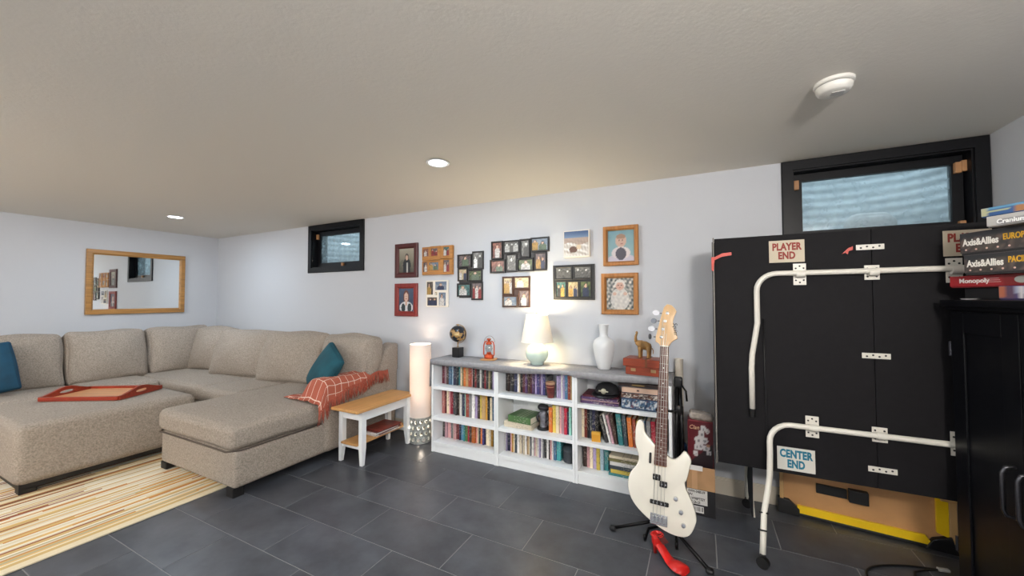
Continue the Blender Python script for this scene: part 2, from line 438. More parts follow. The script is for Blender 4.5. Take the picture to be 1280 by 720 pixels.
# ------------------------------------------------------------------ shared materials
WALL = M('painted_wall', (197, 200, 206), .85, bump=.05, bs=90)
CEIL = M('painted_ceiling', (222, 218, 210), .9, bump=.08, bs=70)
TRIM = M('cream_trim', (206, 198, 184), .5)
BLACKW = M('black_painted_wood', (10, 11, 16), .42, var=.2, vs=30, spec=.25)
WHITEP = M('white_laminate', (245, 248, 250), .4)
CHROME = M('chrome', (210, 212, 216), .2, 1)
BLACKP = M('black_plastic', (16, 16, 18), .45)
BLACKM = M('black_metal', (18, 18, 20), .35, .6)
SOFA = M('taupe_chenille', (158, 147, 136), .95, var=.3, vs=110, bump=.35, bs=420)
DARKFOOT = M('dark_foot', (24, 22, 22), .5)
PAGES = M('paper_pages', (222, 214, 196), .9, var=.08, vs=200, stretch=(30, 1, 1))
BOOK = book_mat()
X_, Y_, Z_ = (1, 0, 0), (0, 1, 0), (0, 0, 1)

# ------------------------------------------------------------------ the room
def room():
    fl = part('floor', B().box(XL - .2, XR + .2, YF - .2, D + .2, -.12, -.0018), M('grout', (142, 142, 142), .9), kind='structure')
    tm = tile_mat(); s = .299; k0 = math.floor((YF - 1.508) / s); cache = {}
    for k in range(k0, 6):
        y0, y1 = max(YF, 1.508 + k * s), min(D, 1.508 + (k + 1) * s)
        if y1 - y0 < .02: continue
        x = -2.052 + (.3 if k % 2 == 0 else 0) - .6 * 8
        while x < XR:
            x0, x1 = max(XL, x), min(XR, x + .6); x += .6
            if x1 - x0 < .02: continue
            w, h = round(x1 - x0 - .0042, 4), round(y1 - y0 - .0042, 4)
            if (w, h) not in cache:
                me = B().box(-w / 2, w / 2, -h / 2, h / 2, -.01, 0, .0008).mesh('tile'); me.materials.append(tm); cache[(w, h)] = me
            part('tile', cache[(w, h)], None, fl).location = ((x0 + x1) / 2, (y0 + y1) / 2, 0)
    part('ceiling', B().box(XL - .2, XR + .2, YF - .2, D + .2, HC, HC + .12), CEIL, kind='structure')
    part('wall_left', B().box(XL - .12, XL, YF - .1, D + .2, 0, HC), WALL, kind='structure')
    part('wall_right', B().box(XR, XR + .12, YF - .1, D + .2, 0, HC), WALL, kind='structure')
    part('wall_front', B().box(XL - .12, XR + .12, YF - .12, YF, 0, HC), WALL, kind='structure')
    # back wall with two window openings
    WIN = [(-4.137, -3.227), (.466, 1.377)]; zb = 1.607
    xs = [XL - .12, WIN[0][0] + .05, WIN[0][1] - .05, WIN[1][0] + .05, WIN[1][1] - .05, XR + .12]; zs = [0, zb + .05, HC - .05, HC]
    t = bmesh.new(); V = {}
    def v(i, y, k):
        if (i, y, k) not in V: V[(i, y, k)] = t.verts.new((xs[i], D if y == 0 else D + .2, zs[k]))
        return V[(i, y, k)]
    solid = lambda i, k: 0 <= i < 5 and 0 <= k < 3 and not (k == 1 and i in (1, 3))
    for i in range(5):
        for k in range(3):
            if not solid(i, k): continue
            t.faces.new((v(i, 0, k), v(i + 1, 0, k), v(i + 1, 0, k + 1), v(i, 0, k + 1)))
            t.faces.new((v(i, 1, k), v(i, 1, k + 1), v(i + 1, 1, k + 1), v(i + 1, 1, k)))
            for di, dk, e in ((-1, 0, ((i, k), (i, k + 1))), (1, 0, ((i + 1, k), (i + 1, k + 1))), (0, -1, ((i, k), (i + 1, k))), (0, 1, ((i, k + 1), (i + 1, k + 1)))):
                if not solid(i + di, k + dk):
                    (a, b), (c, d) = e; t.faces.new((v(a, 0, b), v(c, 0, d), v(c, 1, d), v(a, 1, b)))
    bmesh.ops.recalc_face_normals(t, faces=t.faces)
    part('wall_back', B().add(t), WALL, kind='structure')
    part('baseboard_back', B().box(XL, XR, D - .014, D, 0, .098).box(XL, XR, D - .009, D, .098, .108), TRIM, kind='structure')
    part('baseboard_left', B().box(XL, XL + .014, YF, D - .015, 0, .098).box(XL, XL + .009, YF, D - .015, .098, .108), TRIM, kind='structure')
    part('baseboard_right', B().box(XR - .014, XR, YF, D - .015, 0, .098).box(XR - .009, XR, YF, D - .015, .098, .108), TRIM, kind='structure')
    # windows
    glass = glassy('window_glass', (.95, .98, 1), .07, .45); brass = M('latch_wood', (176, 128, 84), .5); well_m = M('galvanised_steel', (186, 196, 200), .6, 0, var=.25, vs=5, stretch=(1, 1, 6))
    gravel = M('gravel', (170, 168, 160), .95, var=.5, vs=60, bump=1, bs=60)
    for n, (x0, x1) in enumerate(WIN):
        w = thing('window_%d' % (n + 1), None, None, ((x0 + x1) / 2, D, zb), kind='structure')
        def P(name, b, m, parent=w, **k): return part(name, b, m, parent, world=True, **k)
        P('casing', B().ring(x0, x1, zb, HC - .002, .058, D - .018, D - .0005), BLACKW)
        P('jamb', B().ring(x0 + .052, x1 - .052, zb + .052, HC - .054, .014, D - .002, D + .195), BLACKW)
        sx0, sx1, sz0, sz1 = x0 + .068, x1 - .068, zb + .068, HC - .07
        sash = P('sash', B().ring(sx0, sx1, sz0, sz1, .05, D + .062, D + .10), BLACKW)
        part('pane', B().box(sx0 + .045, sx1 - .045, D + .079, D + .084, sz0 + .045, sz1 - .045).mesh('pane', 0, -Vector(w.location)), glass, sash)
        if n == 1:
            spots = [(sx0 + .018, sz1 - .075), (sx1 - .03, sz1 - .075), (sx1 - .004, sz1 - .068), (sx1 - .02, sz0 + .03)]
        else: spots = [(sx0 + .02, sz1 - .06), ((sx0 + sx1) / 2 + .06, sz0 + .02)]
        for cx, cz in spots:
            part('latch', B().box(cx - .013, cx + .013, D + .035, D + .061, cz - .03 + .012 * (cz < 1.8), cz + .03 - .012 * (cz < 1.8), .003).mesh('latch', 0, -Vector(w.location)), brass, sash)
        # corrugated window well outside
        cx = (x0 + x1) / 2; t = bmesh.new(); nz, na = 120, 26; rows = []
        for j in range(nz + 1):
            z = 1.45 + .95 * j / nz; rr = .0045 * math.sin(j / nz * 2 * math.pi * 15)
            rows.append([t.verts.new((cx + (.56 + rr) * math.cos(a), D + .22 + (.52 + rr) * math.sin(a), z)) for a in [math.pi * q / na for q in range(na + 1)]])
        for a, b in zip(rows, rows[1:]):
            for q in range(na): t.faces.new((a[q], a[q + 1], b[q + 1], b[q]))
        o = part('window_well', B().add(t), well_m, smooth=60, loc=(cx, D + .22, 1.45), cat='window well', label=['corrugated steel well outside the small window above the sofa', 'corrugated steel well outside the window above the black panel'][n])
        md = o.modifiers.new('thick', 'SOLIDIFY'); md.thickness = .004
        part('gravel_bed', B().prism([(cx + .535 * math.cos(a), D + .225 + .49 * math.sin(a)) for a in [math.pi * q / 20 for q in range(21)]], 1.5, 1.70, 'z'), gravel, loc=(cx, D + .24, 1.5), kind='stuff', cat='gravel', label=['gravel at the bottom of the well behind the sofa window', 'gravel at the bottom of the well behind the wide window'][n])
    b = B().soft((.24, .14, .12), .055, (5, 4, 4), (.01, .01, .015), T(0, 0, .085), wob=.008, seed=3)
    part('pale_rock', b, M('pale_rock', (222, 226, 226), .9, var=.1, vs=14), smooth=180, cat='rock', label='pale rounded rock lying on gravel outside the wide window').location = (1.0, D + .36, 1.7)


room()


def recessed(loc, label):
    t = thing('recessed_light', label, 'ceiling light', loc, group='recessed ceiling lights')
    part('trim_ring', B().lathe([(.074, -.004), (.07, -.008), (.058, -.006), (.055, -.001), (.055, .0), (.074, 0)], n=32, cap=False), WHITEP, t, 40)
    part('lens', B().lathe([(.056, -.004), (.04, -.0055), (.001, -.006)], n=32), LEDM, t, 40)
    l = bpy.data.lights.new('led', 'AREA'); l.shape = 'DISK'; l.size = .11; l.energy = LED_W; l.color = LED_C
    o = bpy.data.objects.new('led', l); COL.objects.link(o); o.parent = t; o.location = (0, 0, -.012)


LEDM = emis('led_lens', (240, 246, 255), 9)
recessed((-1.48, 1.915, HC), 'round recessed ceiling light in front of the picture wall')
recessed((-4.89, 1.94, HC), 'round recessed ceiling light over the sofa')
for x, lb in ((-1.48, 'added unseen recessed ceiling light over the bare tile floor'), (-4.89, 'added unseen recessed ceiling light over the end of the rug')): recessed((x, -.9, HC), lb)  # unseen pair added behind the viewer for more light


def smoke():
    t = thing('smoke_detector', 'white round smoke detector on the ceiling', 'smoke detector', (.487, 1.915, HC))
    wm = M('smoke_white', (224, 222, 216), .45)
    part('base', B().lathe([(.066, 0), (.066, -.010), (.062, -.014), (.058, -.0145), (.001, -.0145)], n=36), wm, t, 40)
    part('cover', B().lathe([(.056, -.0145), (.056, -.017), (.06, -.018), (.059, -.03), (.052, -.042), (.044, -.046), (.001, -.047)], n=36), wm, t, 50)
    part('test_button', B().box(-.012, .03, -.02, .012, -.0495, -.046, .001), M('smoke_grey', (186, 184, 182), .5), t)
    part('vent_slot', B().lathe([(.0565, -.0150), (.0575, -.0155), (.0575, -.0168), (.0565, -.0172)], n=36, cap=False), BLACKP, t)


smoke()

# ------------------------------------------------------------------ wall pictures and mirror
def mirror():
    y0, y1, z0, z1 = 1.635, 2.530, 1.136, 1.870
    t = thing('wall_mirror', 'rectangular mirror in a golden oak frame above the sofa', 'mirror', (XL, (y0 + y1) / 2, z0))
    # built facing -Y, then turned to face +X
    w, h = y1 - y0, z1 - z0; rot = Matrix.Rotation(R(90), 4, 'Z')
    b = B().ring(-w / 2, w / 2, 0, h, .058, -.032, -.001, -.02); bmesh.ops.transform(b.bm, matrix=rot, verts=b.bm.verts)
    part('frame', b, wood('mirror_oak', (168, 122, 66), 'y'), t)
    b = B().box(-w / 2 + .05, w / 2 - .05, -.016, -.006, .05, h - .05); bmesh.ops.transform(b.bm, matrix=rot, verts=b.bm.verts)
    part('glass', b, M('mirror_silver', (235, 238, 238), .02, 1), t)


mirror()
YW = D - .0005
def picture(name, label, x0, x1, z0, z1, fw, mat, inner=None, kind=None, seed=0, depth=.024, mat_board=None):
    t = thing(name, label, 'picture', ((x0 + x1) / 2, YW, z0), group='family pictures on the wall')
    cx = (x0 + x1) / 2; w, h = x1 - x0, z1 - z0
    part('frame', B().ring(-w / 2, w / 2, 0, h, fw, -depth, 0, -depth * .55), mat, t)
    part('backing', B().box(-w / 2 + .008, w / 2 - .008, -.008, -.001, .008, h - .008), M('backing_board', (90, 80, 70), .9), t)
    part('photo', print_mesh('photo', w - 2 * fw, h - 2 * fw, painter(kind, seed), (0, -.0095, h / 2), X_, Z_), None, t)


def collage(name, label, mat, cells, bw=(), fw=.014, back=None, base=None, depths=(.022, .017), seed=0):
    xa = min(c[0] for c in cells); xb = max(c[1] for c in cells); za = min(c[2] for c in cells); zb = max(c[3] for c in cells); cx = (xa + xb) / 2
    t = thing(name, label, 'picture', (cx, YW, za), group='family pictures on the wall')
    if base:
        x0, x1, z0, z1 = base
        part('board', B().box(x0 - cx, x1 - cx, -.014, 0, z0 - za, z1 - za, .002), mat, t)
    else: part('board', B().box(xa + .02 - cx, xb - .02 - cx, -.008, 0, .02, zb - za - .02), mat, t)
    for i, (x0, x1, z0, z1) in enumerate(cells):
        dp = depths[i % 2]
        part('cell_frame', B().ring(x0 - cx, x1 - cx, z0 - za, z1 - za, fw, -dp, -.001, -dp * .8), mat, t)
        part('photo', print_mesh('photo', x1 - x0 - 2 * fw, z1 - z0 - 2 * fw, painter('bw' if i in bw else 'rand', seed + i * 7), ((x0 + x1) / 2 - cx, -.0155 if base else -.0105, (z0 + z1) / 2 - za), X_, Z_), None, t)


RED1 = wood('dark_mahogany', (74, 24, 24), 'z', .2, .35); RED2 = wood('red_mahogany', (128, 36, 30), 'z', .2, .35)
PINE = wood('golden_pine', (166, 112, 58), 'z', .2, .4); BLK = M('black_frame', (20, 20, 24), .35)
picture('framed_portrait', 'dark red wood frame with portrait of a seated person in dark suit', -2.777, -2.487, 1.515, 1.855, .05, RED1, kind='man')
picture('framed_portrait', 'bright red wood frame with portrait of a red-haired person', -2.777, -2.490, 1.130, 1.456, .05, RED2, kind='woman')
picture('framed_baby_photo', 'oak frame with baby in dark overalls on pale teal', -.666, -.409, 1.548, 1.846, .032, PINE, kind='baby', depth=.034)
picture('framed_baby_photo', 'oak frame with infant in a white dress lying on flowered cloth', -.683, -.413, 1.181, 1.490, .036, PINE, kind='infant', depth=.034)
# canvas print
t = thing('canvas_print', 'square canvas print of snowy slope and blue sky, white edges', 'picture', (-.875, YW, 1.627), group='family pictures on the wall')
part('canvas', B().box(-.105, .105, -.032, 0, 0, .212, .002), M('canvas_white', (226, 220, 210), .8), t)
part('photo', print_mesh('photo', .196, .196, painter('beach', 5), (-.002, -.0328, .107), X_, Z_), None, t)
# wooden six-photo collage
OAKC = wood('orange_oak', (174, 120, 60), 'x', .2, .45)
t = thing('photo_collage', 'orange oak collage frame of six tiny photos', 'picture', (-2.245, YW, 1.53), group='family pictures on the wall')
for i, (x0, x1, z0, z1, dp) in enumerate([(-2.427, -2.325, 1.672, 1.803, .02), (-2.325, -2.2, 1.672, 1.805, .026), (-2.195, -2.062, 1.678, 1.802, .032), (-2.427, -2.35, 1.532, 1.668, .02), (-2.35, -2.2, 1.532, 1.668, .026), (-2.2, -2.064, 1.53, 1.675, .032)]):
    part('block', B().box(x0 + 2.245, x1 + 2.245, -dp, 0, z0 - 1.53, z1 - 1.53, .003), OAKC, t)
for i, (x0, x1, z0, z1, dp) in enumerate([(-2.411, -2.346, 1.712, 1.783, .02), (-2.309, -2.234, 1.712, 1.783, .026), (-2.16, -2.095, 1.705, 1.786, .032), (-2.41, -2.362, 1.56, 1.655, .02), (-2.334, -2.223, 1.575, 1.65, .026), (-2.158, -2.092, 1.554, 1.665, .032)]):
    part('photo', print_mesh('photo', x1 - x0, z1 - z0, painter('rand', 40 + i), ((x0 + x1) / 2 + 2.245, -dp - .0008, (z0 + z1) / 2 - 1.53), X_, Z_), None, t)
    part('photo_rim', B().ring(x0 + 2.245 - .006, x1 + 2.245 + .006, z0 - 1.53 - .006, z1 - 1.53 + .006, .007, -dp - .004, -dp + .001), PINE, t)
# white four-photo collage
t = thing('photo_collage', 'white board collage of four photos around a tiny one', 'picture', (-2.25, YW, 1.226), group='family pictures on the wall')
part('board', B().box(-.13, .13, -.016, 0, 0, .252, .003), M('collage_white', (224, 218, 206), .6), t)
for i, (x0, x1, z0, z1) in enumerate([(-2.368, -2.296, 1.342, 1.465), (-2.267, -2.137, 1.385, 1.465), (-2.362, -2.247, 1.238, 1.316), (-2.225, -2.146, 1.236, 1.361), (-2.272, -2.246, 1.337, 1.367)]):
    part('photo', print_mesh('photo', x1 - x0, z1 - z0, painter('rand', 60 + i), ((x0 + x1) / 2 + 2.25, -.0168, (z0 + z1) / 2 - 1.226), X_, Z_), None, t)
collage('photo_collage', 'tall black collage frame of six photos', BLK, [(-2.016, -1.860, 1.586, 1.709), (-1.857, -1.738, 1.566, 1.730), (-2.013, -1.903, 1.462, 1.584), (-1.901, -1.750, 1.456, 1.564), (-2.020, -1.867, 1.320, 1.443), (-1.866, -1.746, 1.290, 1.454)], bw=(1,), seed=3)
collage('photo_collage', 'wide black collage frame of eight photos', BLK, [(-1.656, -1.539, 1.645, 1.805), (-1.537, -1.380, 1.690, 1.804), (-1.378, -1.280, 1.645, 1.806), (-1.278, -1.112, 1.690, 1.812), (-1.669, -1.514, 1.526, 1.643), (-1.512, -1.404, 1.530, 1.688), (-1.402, -1.249, 1.532, 1.643), (-1.247, -1.133, 1.534, 1.688)], bw=(1, 2, 5), seed=23)
BRN = wood('dark_walnut', (66, 44, 36), 'x', .2)
collage('photo_collage', 'dark walnut collage frame of four photos under the wide one', BRN, [(-1.546, -1.438, 1.331, 1.492), (-1.438, -1.284, 1.380, 1.492), (-1.546, -1.396, 1.228, 1.331), (-1.394, -1.284, 1.228, 1.380)], seed=57)
collage('photo_collage', 'black frame of two landscape photos above three upright ones', M('charcoal_frame', (40, 40, 42), .5), [(-1.064, -.913, 1.450, 1.560), (-.908, -.756, 1.450, 1.560), (-1.060, -.960, 1.303, 1.445), (-.962, -.858, 1.303, 1.445), (-.862, -.758, 1.303, 1.445)], bw=(0, 1), base=(-1.079, -.738, 1.290, 1.570), seed=90, depths=(.018, .018))

# ------------------------------------------------------------------ sofa, ottoman, rug
def sofa():
    t = thing('sectional_sofa', 'taupe L-shaped sectional sofa with chaise and loose back cushions', 'sofa', (-4.6, 2.2, 0))
    def P(n, b, m=SOFA, s=180, **k): return part(n, b, m, t, smooth=s, world=True, **k)
    def blk(x0, x1, y0, y1, z0, z1, r, seg=(8, 8, 4), puff=(0, 0, 0), wob=0, seed=0):
        return B().soft((x1 - x0, y1 - y0, z1 - z0), r, seg, puff, T((x0 + x1) / 2, (y0 + y1) / 2, (z0 + z1) / 2), wob, seed)
    # bases
    P('base', blk(-6.06, -5.19, -.35, 1.96, .06, .31, .03)); P('base', blk(-6.06, -3.73, 1.965, 2.87, .06, .31, .03)); P('chaise_base', blk(-3.725, -2.73, 1.42, 2.87, .06, .305, .03))
    # back rests (frames behind the cushions)
    P('backrest', blk(-6.07, -5.87, -.35, 2.87, .3, .86, .06)); P('backrest', blk(-5.86, -2.69, 2.69, 2.88, .3, .84, .06))
    # seats
    for i, (y0, y1) in enumerate(((-.33, .17), (.18, .79), (.8, 1.42), (1.425, 1.955))):
        P('seat_cushion', blk(-5.88, -5.15, y0, y1, .30, .455, .04, puff=(.02, .0, .014), wob=.003, seed=i))
    P('seat_cushion', blk(-5.88, -4.345, 1.965, 2.69, .30, .455, .04, puff=(0, .02, .016), wob=.004, seed=7))
    P('seat_cushion', blk(-4.325, -3.75, 1.93, 2.69, .30, .46, .04, puff=(0, .02, .016), wob=.004, seed=8))
    P('chaise_cushion', blk(-3.735, -2.735, 1.40, 2.69, .305, .465, .045, (12, 12, 4), (.008, .008, .016), wob=.003, seed=9))
    # back cushions: left run leans against the left wall, the others against the back wall
    for i, (y0, y1) in enumerate(((-.3, .17), (.18, .76), (.77, 1.395), (1.40, 2.03), (2.035, 2.66))):
        m = T(-5.765, (y0 + y1) / 2, .69, ry=-12)
        P('back_cushion', B().soft((.20, y1 - y0 - .012, .54), .045, (4, 9, 9), (.078, .008, .012), m, .008, 20 + i, .75))
    for i, (x0, x1, dz, tilt, rz) in enumerate(((-5.64, -5.09, .0, 14, 12), (-5.05, -4.22, -.012, 20, 11), (-4.17, -3.39, 0, 19, 11), (-3.33, -2.71, 0, 12, 1))):
        m = T((x0 + x1) / 2, (2.56, 2.535, 2.535, 2.565)[i], .69 + dz, rx=-tilt, rz=rz)
        P('back_cushion', B().soft((x1 - x0, .18, .53), .05, (9, 4, 9), (.025, .105, .016), m, .010, 30 + i, .95))
    # right arm with its back post
    P('arm', blk(-2.89, -2.697, 2.06, 2.87, .06, .625, .06, (4, 10, 8)))
    P('arm_back_post', B().prism([(2.60, .6), (2.87, .6), (2.87, .865), (2.80, .875), (2.70, .82)], -2.82, -2.694, 'x', .02), s=50)
    for x, y in ((-3.69, 1.46), (-2.79, 1.46), (-2.77, 2.8), (-3.69, 2.8), (-5.98, 2.8), (-5.25, .2), (-5.98, .2)):
        P('foot', B().prism([(x - .04, y - .035), (x + .04, y - .035), (x + .04, y + .035), (x - .04, y + .035)], 0.0125 if x < -3.0 and y < 1.9 and x > -5.5 else 0.0005, .065, 'z', .004), DARKFOOT, 0)
    # seam piping of the chaise cushion
    P('seam', B().tube([(-3.73, 2.0, .307), (-3.735, 1.46, .306), (-3.68, 1.398, .306), (-2.79, 1.398, .306), (-2.732, 1.46, .306), (-2.732, 2.05, .306)], .006, 6), M('sofa_seam', (92, 82, 74), .95), 180)


sofa()


def ottoman():
    t = thing('ottoman', 'large square taupe ottoman with wooden tray on top', 'ottoman', (-4.53, 1.28, .0095))
    part('body', B().soft((1.02, 1.0, .40), .055, (10, 10, 6), (.006, .006, .012), T(0, 0, .258)), SOFA, t, 180)
    part('base_rail', B().box(-.48, .48, -.47, .47, .03, .07), DARKFOOT, t)
    for x in (-.44, .44):
        for y in (-.43, .43): part('foot', B().box(x - .04, x + .04, y - .04, y + .04, 0, .04, .004), DARKFOOT, t)


ottoman()
part('striped_rug', B().box(-5.6, -2.965, -1.1, 1.92, .0005, .0085, .003), rug_mat(), loc=(-4.2, .4, 0.0005), label='cream rug with rust, gold and brown stripes under ottoman', cat='rug')
part('edge_binding', B().box(1.186, 1.238, -1.5, 1.52, .0005, .0092, .002), M('rug_binding', (230, 216, 186), .95, bump=.4, bs=300), [q for q in COL.objects if q.name == 'striped_rug'][0])


def tray():
    t = thing('serving_tray', 'reddish wooden serving tray with cut-out handles on the ottoman', 'tray', (-4.64, 1.375, .4805), 30)
    RW = wood('cherry_wood', (150, 54, 34), 'x', .2, .3); LW = wood('tray_oak', (206, 150, 104), 'x', .15, .3)
    part('panel', B().box(-.30, .30, -.20, .20, 0, .012), LW, t)
    for s in (-1, 1): part('long_rail', B().box(-.30, .30, s * .2 - .011, s * .2 + .011, 0, .032, .003), RW, t)
    for s in (-1, 1):
        n = 14; top = [(.2 - .4 * k / n, .032 + .046 * math.sin(math.pi * k / n) ** 2) for k in range(n + 1)]
        x = s * .305; b = B(); t2 = bmesh.new()
        hole = [(.065 * math.cos(a), .036 + .013 * math.sin(a)) for a in [2 * math.pi * k / 20 for k in range(20)]]
        # rail as a strip of quads around the oval grip hole
        outer = [(-.2, 0), (.2, 0)] + top
        # sample outer outline radially
        def outl(a):
            d = (math.cos(a), math.sin(a)); o = (0, .036)
            best = None
            pts = outer
            for i in range(len(pts)):
                p, q = pts[i], pts[(i + 1) % len(pts)]
                ex, ey = q[0] - p[0], q[1] - p[1]; den = d[0] * ey - d[1] * ex
                if abs(den) < 1e-9: continue
                u = ((p[0] - o[0]) * ey - (p[1] - o[1]) * ex) / den; w = ((p[0] - o[0]) * d[1] - (p[1] - o[1]) * d[0]) / den
                if u > 0 and -1e-6 <= w <= 1 + 1e-6 and (best is None or u < best): best = u
            return (o[0] + d[0] * best, o[1] + d[1] * best)
        angs = sorted({round(2 * math.pi * k / 32, 5) for k in range(32)} | {round(math.atan2(z - .036, y) % (2 * math.pi), 5) for y, z in ((-.2, 0), (.2, 0), (.2, .032), (-.2, .032))})
        ring_o = [outl(a) for a in angs]; ring_i = [(.062 * math.cos(math.atan2(q[1] - .036, q[0] / 4)), .037 + .012 * math.sin(math.atan2(q[1] - .036, q[0] / 4))) for q in ring_o]
        vv = [[t2.verts.new((xx, y, z)) for y, z in rg] for xx in (x - .01, x + .01) for rg in (ring_o, ring_i)]
        n = len(angs)
        for k in range(n):
            k2 = (k + 1) % n
            t2.faces.new((vv[0][k], vv[0][k2], vv[1][k2], vv[1][k])); t2.faces.new((vv[2][k], vv[3][k], vv[3][k2], vv[2][k2]))
            t2.faces.new((vv[0][k], vv[2][k], vv[2][k2], vv[0][k2])); t2.faces.new((vv[1][k], vv[1][k2], vv[3][k2], vv[3][k]))
        bmesh.ops.recalc_face_normals(t2, faces=t2.faces)
        part('handle_rail', b.add(t2), RW, t)


tray()
TEAL = M('teal_velvet', (8, 74, 88), .8, var=.2, vs=12)
part('throw_pillow', B().soft((.40, .04, .40), .018, (9, 2, 9), (.0, .062, .0), wob=.005, seed=4), TEAL, smooth=180, label='teal throw pillow leaning on the arm under the plaid throw', cat='pillow')


def place(name, loc, rot):
    ob = [q for q in COL.objects if q.name.split('.')[0] == name][-1]; ob.location = loc; ob.rotation_euler = [R(a) for a in rot]; return ob


place('throw_pillow', (-2.975, 2.26, .675), (-26, 20, -26))
part('blue_pillow', B().soft((.42, .04, .44), .018, (9, 2, 9), (.0, .066, .0), wob=.005, seed=5), M('blue_velvet', (8, 64, 90), .8, var=.2, vs=12), smooth=180, label='deep blue throw pillow against the sofa back away from chaise', cat='pillow')
place('blue_pillow', (-5.53, .865, .685), (-16, -12, 72))


def throw():
    """Plaid throw draped over the right arm, its front corner lying on the chaise."""
    nu, nv = 26, 30; rnd = random.Random(2); t = bmesh.new(); uvl = t.loops.layers.uv.new('UVMap'); rows = []; edge = []
    for j in range(nv + 1):
        f = j / nv; y = 1.985 + .715 * f; q = min(1, max(0, (y - 1.985) / .085)); q = q * q * (3 - 2 * q)
        zout = .45 + .16 * min(1, f * 1.2) + .008 * math.sin(f * 19)
        lay = .17 * max(0, 1 - f * 2.4) + .02                                   # how far it lies on the seat
        pts = [(-2.92 - lay, .482 + .006 * math.sin(f * 9)), (-2.952, .486), (-2.917, .53), (-2.907, .60), (-2.872, .638), (-2.797, .644), (-2.722, .638), (-2.686, .60), (-2.677, zout)]
        pts = [(x, (min(z, .482) if x < -2.75 else min(z, .47)) * (1 - q) + z * q) for x, z in pts]
        if q < 1: pts[-1] = (pts[-1][0], min(pts[-1][1], .40 + .05 * q))
        L = [0]
        for a, b in zip(pts, pts[1:]): L.append(L[-1] + math.hypot(b[0] - a[0], b[1] - a[1]))
        row = []
        for i in range(nu + 1):
            s = L[-1] * i / nu; k = max(q for q in range(len(L) - 1) if L[q] <= s + 1e-9); w = (s - L[k]) / (L[k + 1] - L[k])
            x = pts[k][0] + (pts[k + 1][0] - pts[k][0]) * w; z = pts[k][1] + (pts[k + 1][1] - pts[k][1]) * w
            yy = y
            fold = .006 * math.sin(i * .9 + j * .35) + .005 * math.sin(j * .8)
            z += max(0, fold) + .0045 * (1 - f); x += .004 * math.sin(j * 1.3) * (1 if x > -2.70 else -.6)
            row.append((t.verts.new((x, yy, z)), (s - L[5], y)))
        rows.append(row); edge.append(row[-1][0].co.copy())
    for a, b in zip(rows, rows[1:]):
        for i in range(nu):
            q = [a[i], a[i + 1], b[i + 1], b[i]]; fc = t.faces.new([v for v, _ in q])
            for lp, (_, uv) in zip(fc.loops, q): lp[uvl].uv = uv
    root = thing('plaid_throw', 'rust plaid throw blanket with fringe draped over the sofa arm', 'blanket', (-2.775, 2.35, .645))
    me = bpy.data.meshes.new('cloth'); bmesh.ops.translate(t, vec=-root.location, verts=t.verts); t.to_mesh(me); t.free()
    me.polygons.foreach_set('use_smooth', [True] * len(me.polygons))
    o = part('cloth', me, plaid_mat(), root); md = o.modifiers.new('t', 'SOLIDIFY'); md.thickness = .006; md.offset = 1
    b = B(); n = 130
    for k in range(n):
        f = k / (n - 1) * nv; i = min(nv - 1, int(f)); p = edge[i].lerp(edge[i + 1], f - i) + Vector((.003, rnd.uniform(-.003, .003), .004))
        ln = rnd.uniform(.06, .10); dx, dy = rnd.uniform(0, .010), rnd.uniform(-.018, .018)
        b.tube([p + Vector((0, 0, .02)), p + Vector((.004 + dx * .5, dy * .5, -ln * .5)), p + Vector((.002 + dx, dy, -ln))], [.0035, .0032, .002], 5)
    part('fringe', b, M('throw_yarn', (160, 80, 62), .95, var=.25, vs=80), root, 180, world=True, kind='stuff')


throw()


def side_table():
    t = thing('side_table', 'small white side table with honey oak top beside the sofa', 'side table', (-2.508, 2.41, 0))
    OAK = wood('honey_oak', (204, 154, 96), 'y', .14, .35)
    part('top', B().box(-.147, .150, -.335, .335, .42, .442, .004), OAK, t)
    for s in (-1, 1): part('side_apron', B().box(s * .112 - .009, s * .112 + .009, -.24, .24, .345, .42), WHITEP, t)
    for s in (-1, 1): part('end_apron', B().box(-.1, .1, s * .25 - .009, s * .25 + .009, .345, .42), WHITEP, t)
    for sx in (-1, 1):
        for sy in (-1, 1):
            x, y = sx * .112, sy * .25; b = B(); t2 = bmesh.new()
            rows = [[t2.verts.new((x + a * (.02 if z > .1 else .013) - sx * (0 if z > .1 else -.006), y + c * (.02 if z > .1 else .013) - sy * (0 if z > .1 else -.006), z)) for a, c in ((-1, -1), (1, -1), (1, 1), (-1, 1))] for z in (.0005, .14, .42)]
            for p, q in zip(rows, rows[1:]):
                for k in range(4): t2.faces.new((p[k], p[(k + 1) % 4], q[(k + 1) % 4], q[k]))
            t2.faces.new(rows[0][::-1]); t2.faces.new(rows[-1]); part('leg', b.add(t2), WHITEP, t)
    for s in (-1, 1): part('shelf_rail', B().box(-.1, .1, s * .25 - .008, s * .25 + .008, .118, .148), WHITEP, t)
    part('shelf', B().box(-.09, .09, -.285, .285, .149, .165, .003), OAK, t)
    cols = [((196, 190, 186), .010, .0), ((112, 52, 46), .008, .02), ((214, 212, 210), .009, -.015), ((96, 36, 34), .007, .01), ((140, 62, 50), .006, .03)]
    names = ['white magazine at the bottom of the pile under side table', 'brown magazine second up in the pile under side table', 'white magazine in the middle of the pile under side table', 'dark red magazine second down in the pile under side table', 'rust red magazine on top of the pile under side table']
    z = .1655
    for i, (c, h, dy) in enumerate(cols):
        part('magazine', B().box(-.098, .098, -.13, .13, 0, h - .0006, .001), M('mag%d' % i, c, .3, var=.35, vs=22), label=names[i], cat='magazine', group='magazines under the side table')
        ob = place('magazine', (-2.505, 2.45 + dy, z), (0, 0, (-2, 3, 1, -3, 2)[i])); z += h


side_table()


